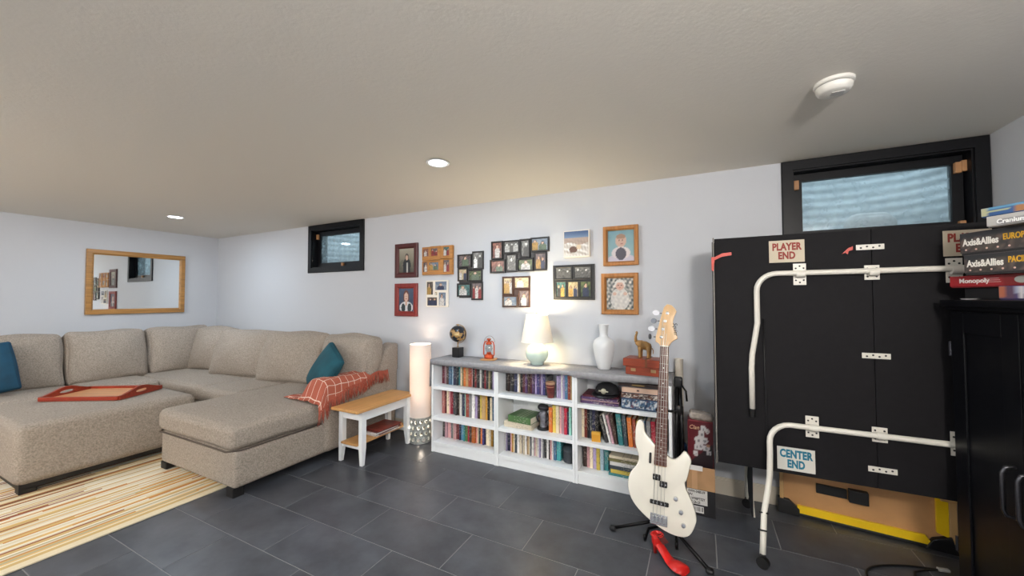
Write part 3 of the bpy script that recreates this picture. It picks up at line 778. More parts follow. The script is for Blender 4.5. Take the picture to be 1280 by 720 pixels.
def floor_lamp():
    t = thing('floor_lamp', 'lit cylindrical paper floor lamp on a pierced silver base', 'lamp', (-2.33, 2.765, 0))
    shade = translucent('paper_shade', (250, 240, 232), .13)
    part('shade', B().lathe([(.097, .232), (.097, .4), (.097, .6), (.097, .885), (.094, .885), (.094, .6), (.094, .4), (.094, .232)], n=36, cap=False), shade, t, 40)
    SILV = M('pierced_silver', (176, 180, 176), .4, .4, var=.3, vs=40, bump=.6, bs=120)
    # pierced base: drum of staggered rings around holes
    part('base_foot', B().lathe([(.092, .0005), (.092, .014), (.085, .016), (.085, .0005)], n=36, cap=False), SILV, t, 40)
    part('base_rim', B().lathe([(.085, .216), (.1, .218), (.1, .231), (.085, .231)], n=36, cap=False), SILV, t, 40)
    me = None; rows = 4; per = 12; t2 = bmesh.new()
    H0, H1 = .012, .22; cell = (H1 - H0) / rows
    for j in range(rows):
        for k in range(per):
            a0 = (k + .5 * (j % 2)) * 2 * math.pi / per; da = math.pi / per; n = 12; zc = H0 + (j + .5) * cell
            def P(u, w, r=.093): return (r * math.cos(a0 + u * da), r * math.sin(a0 + u * da), zc + w * cell / 2)
            O = []; I = []
            for q in range(n):
                an = 2 * math.pi * (q + .5) / n; c, s_ = math.cos(an), math.sin(an); m_ = max(abs(c), abs(s_)); O.append(t2.verts.new(P(c / m_, s_ / m_))); I.append(t2.verts.new(P(.58 * c, .58 * s_, .096)))
            for q in range(n): t2.faces.new((O[q], O[(q + 1) % n], I[(q + 1) % n], I[q]))
    bmesh.ops.remove_doubles(t2, verts=t2.verts, dist=.0006)
    o = part('pierced_drum', B().add(t2), SILV, t); md = o.modifiers.new('t', 'SOLIDIFY'); md.thickness = .004
    part('bulb', B().lathe([(.012, .3), (.016, .33), (.03, .37), (.03, .4), (.02, .425), (.002, .43)], n=16), emis('warm_bulb', (255, 214, 160), 6), t, 60)
    part('socket_pole', B().lathe([(.01, .232), (.01, .3)], n=12), CHROME, t, 40)
    part('shade_spider', B().box(-.094, .094, -.004, .004, .228, .234).box(-.004, .004, -.094, .094, .228, .234), CHROME, t)
    for z, e, r in ((.72, FLOOR_W * .6, .03), (.46, FLOOR_W * .4, .03), (.12, .9, .02)):
        l = bpy.data.lights.new('bulb_light', 'POINT'); l.energy = e; l.color = FLOOR_C; l.shadow_soft_size = r
        q = bpy.data.objects.new('bulb_light', l); COL.objects.link(q); q.parent = t; q.location = (0, 0, z)


floor_lamp()

# ------------------------------------------------------------------ bookcases
CASES = [(-2.083, -1.453, 'bookcase beside the floor lamp'), (-1.451, -.817, 'bookcase under the table lamp'), (-.815, -.180, 'bookcase behind the bass guitar')]
CLAB = ['white three-shelf bookcase standing beside the floor lamp', 'white three-shelf bookcase standing under the table lamp', 'white three-shelf bookcase standing behind the bass guitar']
YB = 2.617
SHELF_Z = (.556, .296, .088)       # tops of top, middle and bottom shelves
for (x0, x1, _), lab in zip(CASES, CLAB):
    t = thing('bookcase', lab, 'bookcase', ((x0 + x1) / 2, 2.76, 0), group='white bookcases along the wall'); w = (x1 - x0) / 2
    for s in (-1, 1): part('side_panel', B().box(s * (w - .009) - .009, s * (w - .009) + .009, YB - 2.76, .14, .0005, .775, .001), WHITEP, t)
    for n, z in (('shelf', .556), ('shelf', .296), ('bottom_shelf', .088)): part(n, B().box(-w + .018, w - .018, YB - 2.76 + .002, .13, z - .026, z, .001), WHITEP, t)
    part('top_panel', B().box(-w + .018, w - .018, YB - 2.76, .14, .752, .775, .001), WHITEP, t)
    part('plinth', B().box(-w + .018, w - .018, YB - 2.76 + .008, YB - 2.76 + .024, .0005, .062), WHITEP, t)
    part('back_panel', B().box(-w + .018, w - .018, .13, .138, .06, .752), WHITEP, t)


def runner():
    g = M('grey_felt', (150, 150, 154), .95, var=.12, vs=50, bump=.3, bs=300); t = bmesh.new(); rows = []
    xs = [-2.0905 + 1.915 * i / 60 for i in range(61)]
    for i, x in enumerate(xs):
        dz = .745 - .012 * math.sin(x * 3.1) - .006 * math.sin(x * 8.3) - .012 * (x > -.83)
        pr = [(2.893, .7825), (2.75, .7825 + .0008 * math.sin(x * 20)), (2.62, .783), (2.611, .781), (2.607, .774), (2.6065, dz)]
        rows.append([t.verts.new((x, y, z)) for y, z in pr])
    for a, b in zip(rows, rows[1:]):
        for k in range(5): t.faces.new((a[k], a[k + 1], b[k + 1], b[k]))
    # left end hanging down the side
    prev = [rows[0][k] for k in range(4)]
    for z, dx in ((.775, .004), (.70, .006), (.62, .007), (.55, .007)):
        cur = [t.verts.new((-2.0905 - dx - .002 * math.sin(v.co.y * 30 + z * 20), v.co.y, z - (.0 if z > .76 else .02 * math.sin(v.co.y * 6)))) for v in prev]
        for k in range(3): t.faces.new((prev[k + 1], prev[k], cur[k], cur[k + 1]))
        prev = cur
    bmesh.ops.recalc_face_normals(t, faces=t.faces)
    o = part('table_runner', B().add(t), g, smooth=60, loc=(-1.13, 2.75, .7755), label='grey felt runner covering the tops of all three bookcases', cat='cloth')
    md = o.modifiers.new('t', 'SOLIDIFY'); md.thickness = .005; md.offset = 0


runner()
PAL = dict(maroon=(92, 28, 44), mauve=(176, 140, 150), brown=(66, 46, 40), steelblue=(74, 116, 150), paleblue=(176, 200, 216), navy=(36, 42, 74), black=(26, 26, 30), teal=(60, 142, 148), cream=(228, 214, 186), olive=(112, 108, 72), orange=(204, 112, 48), tan=(176, 146, 104), rust=(160, 74, 52), pink=(220, 168, 170), darkred=(120, 34, 38), crimson=(164, 32, 56), grey=(128, 128, 132), white=(234, 232, 230), lavender=(172, 160, 196), lilac=(164, 150, 190), salmon=(206, 130, 124), slate=(62, 70, 78), mint=(150, 206, 190), brick=(142, 62, 48), yellow=(220, 196, 92), gold=(198, 146, 50), green=(78, 112, 66), purple=(82, 58, 98), indigo=(66, 62, 118), charcoal=(64, 62, 64), beige=(216, 204, 182))
BMESH = {}
BLABELS = {}


def book(cname, x, yf, z, w, h, d, lean=0, label=None, group=None, flat=False, rz=0, seed=0):
    """Standing (or flat) book: its cover is the thing, its block of pages a part. x = left of the thickness, yf = spine."""
    k = (round(w, 4), round(h, 3), round(d, 3))
    if k not in BMESH:
        c = .0018; W = w / 2
        cov = B().prism([(-W, d), (-W, .003), (-W + .003, 0), (W - .003, 0), (W, .003), (W, d), (W - c, d), (W - c, .005), (-W + c, .005), (-W + c, d)], 0, h, 'z').mesh('book'); cov.materials.append(BOOK)
        pg = B().box(-W + c + .0002, W - c - .0002, .0055, d - .004, .003, h - .003).mesh('pages'); pg.materials.append(PAGES)
        BMESH[k] = (cov, pg)
    cov, pg = BMESH[k]
    o = part('book', cov, None, None, label=label, cat='book', group=group); rd = random.Random(seed + int(x * 1000)); c = PAL[cname]
    j = rd.uniform(.86, 1.14); o.color = (*lin([min(255, q * j) for q in c]), 1)
    q = part('pages', pg, None, o)
    if flat:
        o.rotation_euler = (0, R(90), 0) if not rz else (Matrix.Rotation(R(rz), 4, 'Z') @ Matrix.Rotation(R(90), 4, 'Y')).to_euler()
        o.location = (x, yf, z + w / 2)
    else:
        o.location = (x + w / 2, yf, z); o.rotation_euler = (0, R(lean), 0)
    return o


WIDE = dict(wide='thick ', thin='thin ')
def row(ci, si, xa, xb, yf, items, hmax, d=.135, lean=0, seed=0):
    """items: 'colour:thickness[:height]' separated by blanks, filling xa..xb."""
    its = []
    for q in items.split():
        f = q.split(':'); its.append((f[0], float(f[1]) if len(f) > 1 else 1., float(f[2]) if len(f) > 2 else None))
    rd = random.Random(seed); tot = sum(i[1] for i in its); x = xa; sh = ('top', 'middle', 'bottom')[si]
    for k, (c, w, h) in enumerate(its):
        ww = round((xb - xa) * w / tot - .0006, 4); hh = round(hmax * (h or rd.choice([1, .97, .94, .98, .9])), 3)
        pv = its[k - 1][0] if k else None; nx = its[k + 1][0] if k + 1 < len(its) else None
        nb = f'between {pv} and {nx} ones' if pv and nx else (f'at the end beside a {nx} one' if nx else f'at the end beside a {pv} one')
        lab = f'{c} book {nb}, {sh} shelf, {CASES[ci][2]}'
        book(c, x, yf + rd.choice([0, .004, .008, -.003, .012]), SHELF_Z[si] + .0004, ww, hh, d, lean, lab, f'books on the {sh} shelf of the {CASES[ci][2]}', seed=seed)
        x += (xb - xa) * w / tot


i0 = [c[0] + .020 for c in CASES]; i1 = [c[1] - .020 for c in CASES]
row(0, 0, i0[0], i1[0], 2.725, 'maroon mauve brown:.9 steelblue:1.2 paleblue:.5 navy slate:.7 teal cream:.5 olive:.6 orange:.8 tan:.9 rust pink:.5:1 black:.9:.9 darkred:.5:.88 charcoal:.5:.9 black:.7:.86 white:.4:.88 slate:.6:.9 black:.7:.88 crimson:.5:.86 charcoal:.6:.9 cream:.4:.86 olive:.4:.88 black:.7:.9 lavender:.6:.88 navy:.6:.9 black:.5:.88 slate:.5:.86 indigo:.5:.9', .186, seed=1)
row(0, 1, i0[0], i1[0], 2.735, 'salmon:.9 darkred:.6 cream:.7 pink:.5 crimson slate:.9 charcoal:.7 brown:.6 beige:.4 white:.7:.9 navy mint:.4 brick:1.1 grey:.9 white:1:1 lilac:.8 brown:.8 yellow:.6 tan:1.2 gold:.6 black:.6:.95 cream:.8 steelblue:.8 gold:.5:.9 slate black:.6', .205, seed=2)
row(0, 2, i0[0], i1[0], 2.735, 'charcoal mauve pink:1.2 grey:.7 beige:.6 pink darkred:.9 navy:.6 steelblue:1.1 teal:.6 green:.9 crimson:.7 brown:.8 orange:1.3 salmon:.5 cream:.5 slate:.6 orange:.9 indigo:.6 navy:.6 cream:1.1 beige:.6 gold:.7 black:.9 white:.4 charcoal:.8 grey:.6', .166, seed=3)
row(1, 0, i0[1], -1.072, 2.735, 'black:.8 brown:.8 charcoal:.8 black:.8 navy white:.6 cream:.4 black:.9 maroon purple:.8 brown:.9 maroon:.6 purple lilac:.6 indigo:.9 purple:.8 lavender:.5 indigo:.8 slate:.6', .18, seed=4)
row(1, 0, -.985, i1[1], 2.70, 'lavender:.8 lilac:.9 white:.5 lavender:.7 steelblue rust:.9 tan:.5 steelblue', .184, seed=5)
row(1, 1, -1.045, i1[1], 2.70, 'orange:1.1 yellow:1.1 cream pink:.6 mauve:.9 crimson:.9 navy:.5:.8 mint:.8 slate:.6 grey:.6', .205, seed=6)
row(1, 2, i0[1], -.958, 2.71, 'white:.7 lavender:.4 navy:1.1 pink:.6 gold:.6 cream:.5 slate white:.7 beige:.8 grey:.5 cream:.7 white:.6 tan:.5 cream:.7 grey:.5 white:.8 mauve:.5 beige:.7 white:.6 lavender:.6 white:.6 grey:.5 charcoal:.9 white:.8 black:.4 pink:.6 white:.5 steelblue:.9 teal:1.4', .166, seed=7)
row(2, 1, i0[2], -.668, 2.71, 'cream:.9 brick:.9 black:.7 slate:.7 navy:1.1 black:1.1', .21, seed=8)
row(2, 2, -.785, -.602, 2.70, 'brown pink:.8 cream:.8 lilac:.9 yellow:.9 paleblue:.9 teal:1.1', .168, seed=9)
# leaning row on the middle shelf behind the guitar
x = -.625
LEAN = [('charcoal', .022, .185, -15), ('white', .016, .20, -14), ('mauve', .018, .195, -13), ('brown', .02, .20, -11), ('teal', .034, .21, -6), ('slate', .026, .205, -5), ('orange', .030, .195, -4), ('rust', .022, .19, -3.5), ('yellow', .030, .18, -3), ('steelblue', .02, .185, -2), ('grey', .026, .19, -1), ('crimson', .028, .19, -1), ('darkred', .022, .18, 0), ('navy', .03, .20, 0)]
for k, (c, w, h, a) in enumerate(LEAN):
    nb = 'at the end' if k in (0, len(LEAN) - 1) else f'between {LEAN[k - 1][0]} and {LEAN[k + 1][0]} ones'
    lab = f'{c} leaning book {nb}, middle shelf, {CASES[2][2]}' if a else f'{c} upright book {nb}, middle shelf, {CASES[2][2]}'
    book(c, x + .012, 2.672, SHELF_Z[1] + .0004 + w / 2 * math.sin(R(abs(a))), w - .001, h, .14, a, lab, 'books on the middle shelf of the bookcase behind the bass guitar', seed=10)
    x += w + .0035


def flat_stack(names, x0, z, yf, sizes, what, group, lab, d=.2, seed=0):
    for k, (c, th, ln, dx, rz) in enumerate(sizes):
        book(c, x0 + dx + 0, yf, z, th - .0006, ln, d, label=lab[k], group=group, flat=True, rz=rz, seed=seed + k); z += th


# flat books: lie with the spine to the front, length along X
flat_stack(None, -1.405, .2965, 2.665, [('beige', .046, .235, 0, 0), ('green', .050, .20, .035, -6)], None, 'flat books on the middle shelf under the table lamp',
           ['large cream book lying flat under a green book on the shelf', 'green illustrated book lying flat on a cream book'])
flat_stack(None, -.590, .0885, 2.655, [('teal', .018, .30, 0, 0), ('yellow', .028, .28, .015, 1), ('slate', .024, .29, .005, -1), ('white', .026, .28, .01, 0), ('olive', .022, .285, 0, 1), ('beige', .020, .27, .005, -1)], None, 'books lying in a pile on the bottom shelf',
           ['teal book at the bottom of the flat pile behind the bass', 'yellow book second from the bottom of the flat pile', 'slate book under the white one in the flat pile', 'white book under the olive one in the flat pile', 'olive book under the cream one in the flat pile', 'cream book on top of the flat pile behind the bass'])
flat_stack(None, -.785, .5565, 2.662, [('purple', .018, .265, .0, 0), ('mauve', .013, .262, .006, 2), ('purple', .017, .258, .0, -2), ('maroon', .014, .250, .016, 3)], None, 'purple albums in a pile on the top shelf',
           ['purple album at the bottom of the pile under black hat', 'pinkish album second up in the pile under black hat', 'purple album third up in the pile under black hat', 'dark maroon album on top of the pile, right under black hat'], d=.19)


def game_box(name, lab, x0, x1, y0, y1, z0, z1, c, art, text=None, tc=(30, 24, 22)):
    t = thing(name, lab, 'board game', ((x0 + x1) / 2, y0, z0), group='board games on the top shelf'); w = x1 - x0; h = z1 - z0
    part('tray', B().box(-w / 2 + .002, w / 2 - .002, .002, y1 - y0 - .002, 0, h * .6), M('tray_' + name, [q * .7 for q in c], .6), t)
    part('lid', B().box(-w / 2, w / 2, 0, y1 - y0, h * .12, h, .001), M('lid_' + lab[:14], c, .45), t)
    if art: part('side_print', print_mesh('side_print', w * .96, h * .78, art, (0, -.0006, h * .56), X_, Z_, .008), None, t)
    if text: lettering(text, h * .55, (-w * .12, -.001, h * .55), X_, Z_, M('ink_' + str(tc), tc, .6), t, .02)


def art(cols, seed):
    rd = random.Random(seed); ph = [rd.uniform(0, 6) for _ in range(4)]
    def f(u, v):
        q = math.sin(u * 19 + ph[0]) + math.sin(u * 43 + v * 4 + ph[1]) + .7 * math.sin(v * 9 + u * 11 + ph[2]); k = min(len(cols) - 1, max(0, int((q / 5.4 + .5) * len(cols))))
        return cols[k]
    return f


game_box('board_game', 'blue board game box at the bottom of shelf pile', -.498, -.222, 2.645, 2.86, .5565, .626, (60, 86, 120), art([(120, 40, 44), (70, 110, 150), (40, 66, 104), (206, 210, 214), (96, 140, 176), (30, 40, 60)], 2))
game_box('board_game', 'brown and white board game box second up in shelf pile', -.500, -.226, 2.648, 2.86, .6265, .664, (84, 50, 40), art([(60, 34, 30), (210, 200, 188), (90, 52, 42), (140, 92, 72)], 4))
game_box('board_game', 'cream board game box second down in shelf pile', -.494, -.215, 2.645, 2.86, .6645, .702, (206, 176, 156), None, 'M', (60, 40, 40))
game_box('board_game', 'dark brown thin board game box on top of shelf pile', -.520, -.225, 2.66, 2.86, .7025, .728, (56, 38, 32), lambda u, v: (150, 120, 60) if .3 < u < .6 and .3 < v < .75 else (56, 38, 32))


def cap():
    t = thing('peaked_hat', 'black peaked hat lying on the purple albums', 'hat', (-.612, 2.735, .6195), -8)
    bm = M('cap_felt', (18, 18, 24), .85)
    part('crown', B().lathe([(.082, .0), (.084, .018), (.082, .04), (.066, .066), (.04, .078), (.002, .082)], n=24, sy=.85), bm, t, 60)
    b = B(); q = []
    outer = [(.095 * math.cos(a) * 1.0, -.03 - .085 * abs(math.sin(a)) ** .8, .012 - .012 * abs(math.sin(a))) for a in [math.pi * k / 14 for k in range(15)]]
    inner = [(.078 * math.cos(a), -.066 * abs(math.sin(a)), .012) for a in [math.pi * k / 14 for k in range(15)]]
    t2 = bmesh.new(); A = [t2.verts.new(p) for p in outer]; C = [t2.verts.new(p) for p in inner]
    for k in range(14): t2.faces.new((A[k], A[k + 1], C[k + 1], C[k]))
    bmesh.ops.recalc_face_normals(t2, faces=t2.faces)
    o = part('visor', b.add(t2), M('cap_visor', (24, 22, 26), .3), t, 180); o.modifiers.new('t', 'SOLIDIFY').thickness = .004
    part('emblem', B().lathe([(.02, 0), (.016, .003), (.002, .004)], n=16).box(-.035, .035, -.004, .004, 0, .002), M('cap_silver', (150, 148, 132), .35, .6), t)
    e = [o for o in t.children if o.name.startswith('emblem')][0]; e.rotation_euler = (R(80), 0, 0); e.location = (0, -.072, .034)


cap()


def shelf_bits():
    t = thing('shot_cup', 'dark red patterned cup between purple and lilac books', 'cup', (-1.028, 2.70, .5565))
    part('body', B().lathe([(.024, 0), (.026, .01), (.032, .075), (.036, .108), (.033, .108), (.029, .075), (.022, .012), (.001, .012)], n=24, cap=False), M('cup_red', (104, 44, 40), .35, var=.5, vs=40), t, 40)
    part('rim', B().lathe([(.036, .1), (.038, .108), (.036, .117), (.033, .117), (.033, .1)], n=24, cap=False), M('cup_rim', (196, 160, 130), .35, .4), t, 40)
    part('band', B().lathe([(.0335, .08), (.0345, .086), (.034, .08)], n=24, cap=False), M('cup_band', (180, 130, 110), .4), t, 40)
    t = thing('dark_figurine', 'dark silver-trimmed figurine between green book and orange book', 'figurine', (-1.105, 2.745, .2965))
    dm = M('dark_pewter', (52, 50, 58), .35, .5, var=.4, vs=30)
    part('base', B().lathe([(.048, 0), (.048, .014), (.04, .022), (.001, .022)], n=24), BLACKP, t, 40)
    part('body', B().lathe([(.03, .022), (.024, .05), (.032, .09), (.036, .12), (.02, .145), (.001, .148)], n=20), M('figurine_silver', (128, 130, 140), .35, .5, var=.4, vs=40), t, 60)
    part('head', B().soft((.085, .05, .05), .024, (3, 3, 3), (.004, .004, .004), T(0, -.005, .165), .003), dm, t, 180)
    for s in (-1, 1): part('arm', B().tube([(s * .03, 0, .12), (s * .045, -.015, .09), (s * .03, -.03, .06)], [.01, .009, .007], 8), dm, t, 180)
    t = thing('storage_bin', 'dark grey oval bin beside the teal book, bottom shelf', 'bin', (-.896, 2.775, .0885))
    part('body', B().lathe([(.052, 0), (.056, .03), (.057, .085), (.054, .085), (.053, .03), (.05, .004), (.001, .004)], n=28, cap=False, sy=1.4), M('bin_grey', (58, 62, 68), .5), t, 50)
    part('lid', B().lathe([(.059, .085), (.06, .095), (.05, .106), (.001, .108)], n=28, sy=1.4), M('bin_lid', (72, 78, 84), .5), t, 50)
    t = thing('card_box', 'small gold box standing before dark books, middle shelf', 'box', (-.678, 2.672, .2965), 8)
    part('box', B().box(-.03, .03, -.012, .012, 0, .06, .001), M('card_gold', (206, 148, 44), .5), t)
    part('lid', B().box(-.031, .031, -.013, .013, .05, .066, .001), M('card_gold_lid', (216, 164, 66), .5), t)


shelf_bits()
ZT = .786


def decor():
    # globe
    t = thing('desk_globe', 'small black and tan globe on a black cube base', 'globe', (-1.945, 2.81, ZT))
    part('base', B().box(-.037, .037, -.037, .037, 0, .085, .003), M('globe_base', (22, 20, 22), .3), t)
    part('stem', B().lathe([(.008, .085), (.004, .092), (.004, .118)], n=12), M('brass', (150, 116, 60), .3, 1), t, 40)
    gm = bpy.data.materials.new('globe_map'); gm.use_nodes = True; N = gm.node_tree.nodes; L = gm.node_tree.links
    n = N.new('ShaderNodeTexNoise'); n.inputs['Scale'].default_value = 16; n.inputs['Detail'].default_value = 5
    r = N.new('ShaderNodeValToRGB'); r.color_ramp.interpolation = 'CONSTANT'; r.color_ramp.elements[0].color = (*lin((38, 42, 50)), 1); r.color_ramp.elements[1].position = .52; r.color_ramp.elements[1].color = (*lin((164, 128, 78)), 1)
    e = r.color_ramp.elements.new(.62); e.color = (*lin((196, 172, 120)), 1)
    tc = N.new('ShaderNodeTexCoord'); L.new(tc.outputs['Object'], n.inputs['Vector']); L.new(n.outputs['Fac'], r.inputs[0]); L.new(r.outputs[0], N['Principled BSDF'].inputs['Base Color']); N['Principled BSDF'].inputs['Roughness'].default_value = .25
    part('sphere', B().lathe([(max(.0005, .074 * math.sin(math.pi * k / 16)), -.074 * math.cos(math.pi * k / 16)) for k in range(17)], (0, 0, .205), 28), gm, t, 180)
    part('meridian_ring', B().tube([(.082 * math.sin(a) * .94, .082 * math.sin(a) * .2, .205 + .082 * math.cos(a)) for a in [R(-15 + 190 * k / 24) for k in range(25)]], .003, 8), M('brass', (150, 116, 60), .3, 1), t, 180)
    part('pin', B().lathe([(.006, .278), (.006, .284), (.003, .29)], n=10), M('brass', (150, 116, 60), .3, 1), t)
    part('pin', B().lathe([(.006, .118), (.006, .13)], n=10), M('brass', (150, 116, 60), .3, 1), t)
    # lantern
    t = thing('oil_lantern', 'small rusty orange oil lantern on a wooden plate', 'lantern', (-1.612, 2.785, ZT), 12)
    om = M('lantern_orange', (184, 74, 36), .4, .3, var=.3, vs=40)
    part('plate', B().box(-.062, .062, -.05, .05, 0, .012, .003), wood('plate_wood', (196, 144, 92), 'x'), t)
    part('tank', B().lathe([(.036, .012), (.04, .018), (.04, .034), (.03, .046), (.018, .052)], n=20), om, t, 40)
    part('burner', B().lathe([(.018, .052), (.022, .06), (.014, .066)], n=16), om, t, 40)
    part('chimney_glass', B().lathe([(.016, .062), (.026, .078), (.03, .096), (.026, .115), (.018, .13), (.017, .13), (.025, .115), (.029, .096), (.025, .078), (.015, .062)], n=20, cap=False), glassy('lantern_glass', (.95, .97, .97), .12, .2), t, 180)
    part('hood', B().lathe([(.026, .13), (.028, .135), (.02, .15), (.012, .155), (.012, .168), (.02, .17), (.018, .178), (.001, .182)], n=20), om, t, 40)
    for s in (-1, 1): part('side_tube', B().tube([(s * .036, 0, .03), (s * .046, 0, .045), (s * .046, 0, .12), (s * .038, 0, .148), (s * .02, 0, .158)], .0055, 8), om, t, 180)
    part('bail_handle', B().tube([(.046 * math.cos(a), .014, .145 + .055 * math.sin(a)) for a in [math.pi * k / 16 for k in range(17)]], .0018, 6), M('wire', (120, 110, 100), .4, .8), t, 180)
    part('wire_guard', B().tube([(.032 * math.cos(a), .032 * math.sin(a), .096) for a in [2 * math.pi * k / 20 for k in range(20)]], .0014, 6, True), M('wire', (120, 110, 100), .4, .8), t, 180)
    # table lamp
    t = thing('table_lamp', 'lit table lamp with pale teal ball base and white shade', 'lamp', (-1.158, 2.752, ZT))
    cm = M('pale_teal_glaze', (196, 218, 212), .25, coat=.4)
    part('base', B().lathe([(.044, 0), (.05, .006)] + [(.088 * math.sin(a), .086 - .082 * math.cos(a)) for a in [R(36 + 124 * k / 16) for k in range(17)]] + [(.024, .166), (.02, .175), (.001, .175)], n=36), cm, t, 60)
    part('neck', B().lathe([(.011, .172), (.011, .245)], n=16), CHROME, t, 40)
    part('bulb', B().lathe([(.012, .245), (.015, .26), (.026, .29), (.026, .31), (.017, .326), (.001, .330)], n=16), emis('warm_bulb2', (255, 220, 170), 3), t, 60)
    sh = [(.128, .176), (.113, .25), (.098, .32), (.084, .39)]
    part('shade', B().lathe(sh + [(r_ - .002, z) for r_, z in sh[::-1]], n=36, cap=False), translucent('linen_shade', (252, 246, 236), .075), t, 40)
    part('shade_spider', B().box(-.083, .083, -.002, .002, .385, .388).lathe([(.003, .372), (.003, .395)], n=8), CHROME, t)
    part('finial', B().lathe([(.004, .39), (.007, .398), (.003, .405)], n=10), CHROME, t, 60)
    l = bpy.data.lights.new('bulb_light', 'POINT'); l.energy = LAMP_W; l.color = LAMP_C; l.shadow_soft_size = .05
    q = bpy.data.objects.new('bulb_light', l); COL.objects.link(q); q.parent = t; q.location = (0, 0, .352)
    # vase
    part('ceramic_vase', B().lathe([(.040, 0), (.046, .006), (.056, .04), (.068, .1), (.077, .155), (.078, .18), (.07, .208), (.048, .226), (.032, .236), (.029, .25), (.031, .28), (.037, .318), (.039, .324), (.034, .324), (.027, .28), (.024, .25), (.03, .236), (.02, .2)], n=40), M('vase_white', (222, 224, 226), .3, coat=.3), smooth=50, label='tall white ceramic vase with narrow neck on the runner', cat='vase').location = (-.645, 2.79, ZT)
    # suitcase-like box
    t = thing('keepsake_box', 'rust red wooden keepsake box carrying the animal figurine', 'box', (-.352, 2.735, ZT), -6)
    rm = wood('rust_wood', (138, 58, 34), 'x', .25, .35); br = M('clasp_metal', (176, 150, 110), .35, .8)
    part('body', B().box(-.112, .122, -.075, .075, 0, .055, .003), rm, t); part('lid', B().box(-.128, .128, -.082, .082, .0555, .108, .004), rm, t)
    for x in (-.06, .07):
        part('clasp', B().box(x - .016, x + .016, -.0785, -.0748, .024, .044, .001), br, t)
    part('strap', B().box(.018, .032, -.0835, -.0815, .056, .108).box(.018, .032, -.0835, .083, .108, .1095), M('strap_brown', (108, 60, 30), .6), t)
    # animal figurine with raised trunk
    t = thing('animal_figurine', 'tan carved elephant figurine with raised trunk on the rust box', 'figurine', (-.362, 2.735, ZT + .1098), 0)
    tm = M('carved_tan', (158, 118, 66), .5, var=.35, vs=30)
    part('body', B().tube([(.046, 0, .062), (.036, 0, .072), (.012, 0, .082), (-.012, 0, .086), (-.028, 0, .094), (-.038, -.002, .104), (-.042, -.003, .112)], [.012, .026, .030, .028, .022, .020, .012], 14), tm, t, 180)
    part('trunk', B().tube([(-.044, -.004, .106), (-.050, -.005, .122), (-.049, -.006, .142), (-.044, -.006, .158), (-.040, -.006, .168), (-.046, -.006, .176)], [.013, .0105, .0085, .0075, .0075, .008], 10), tm, t, 180)
    for x, y in ((-.022, -.016), (-.018, .016), (.034, -.016), (.038, .016)):
        part('leg', B().tube([(x, y, .075), (x + .001, y, .04), (x, y, .012), (x - .002, y, 0)], [.015, .0115, .010, .012], 10), tm, t, 180)
    for s in (-1, 1): part('ear', B().soft((.03, .006, .036), .0028, (4, 2, 4), (0, .002, 0), T(-.022, s * .024, .096, rz=s * 20)), tm, t, 180)
    part('tail', B().tube([(.056, 0, .066), (.064, 0, .05), (.062, 0, .028)], [.004, .003, .003], 6), tm, t, 180)


decor()

# ------------------------------------------------------------------ bass guitar on its stand
def spline(P, k=5):
    out = []; n = len(P)
    for i in range(n):
        p0, p1, p2, p3 = (Vector(P[(i + q) % n]).to_3d() for q in (-1, 0, 1, 2))
        for j in range(k):
            t = j / k
            v = .5 * ((2 * p1) + (p2 - p0) * t + (2 * p0 - 5 * p1 + 4 * p2 - p3) * t * t + (3 * p1 - p0 - 3 * p2 + p3) * t ** 3)
            out.append((v.x, v.y))
    return out


def disc(r, th, n=18):
    t = bmesh.new(); A = [t.verts.new((r * math.cos(2 * math.pi * k / n), -th / 2, r * .82 * math.sin(2 * math.pi * k / n))) for k in range(n)]; C = [t.verts.new((v.co.x, th / 2, v.co.z)) for v in A]
    t.faces.new(A); t.faces.new(C[::-1])
    for k in range(n): t.faces.new((A[k], C[k], C[(k + 1) % n], A[(k + 1) % n]))
    bmesh.ops.recalc_face_normals(t, faces=t.faces); return t


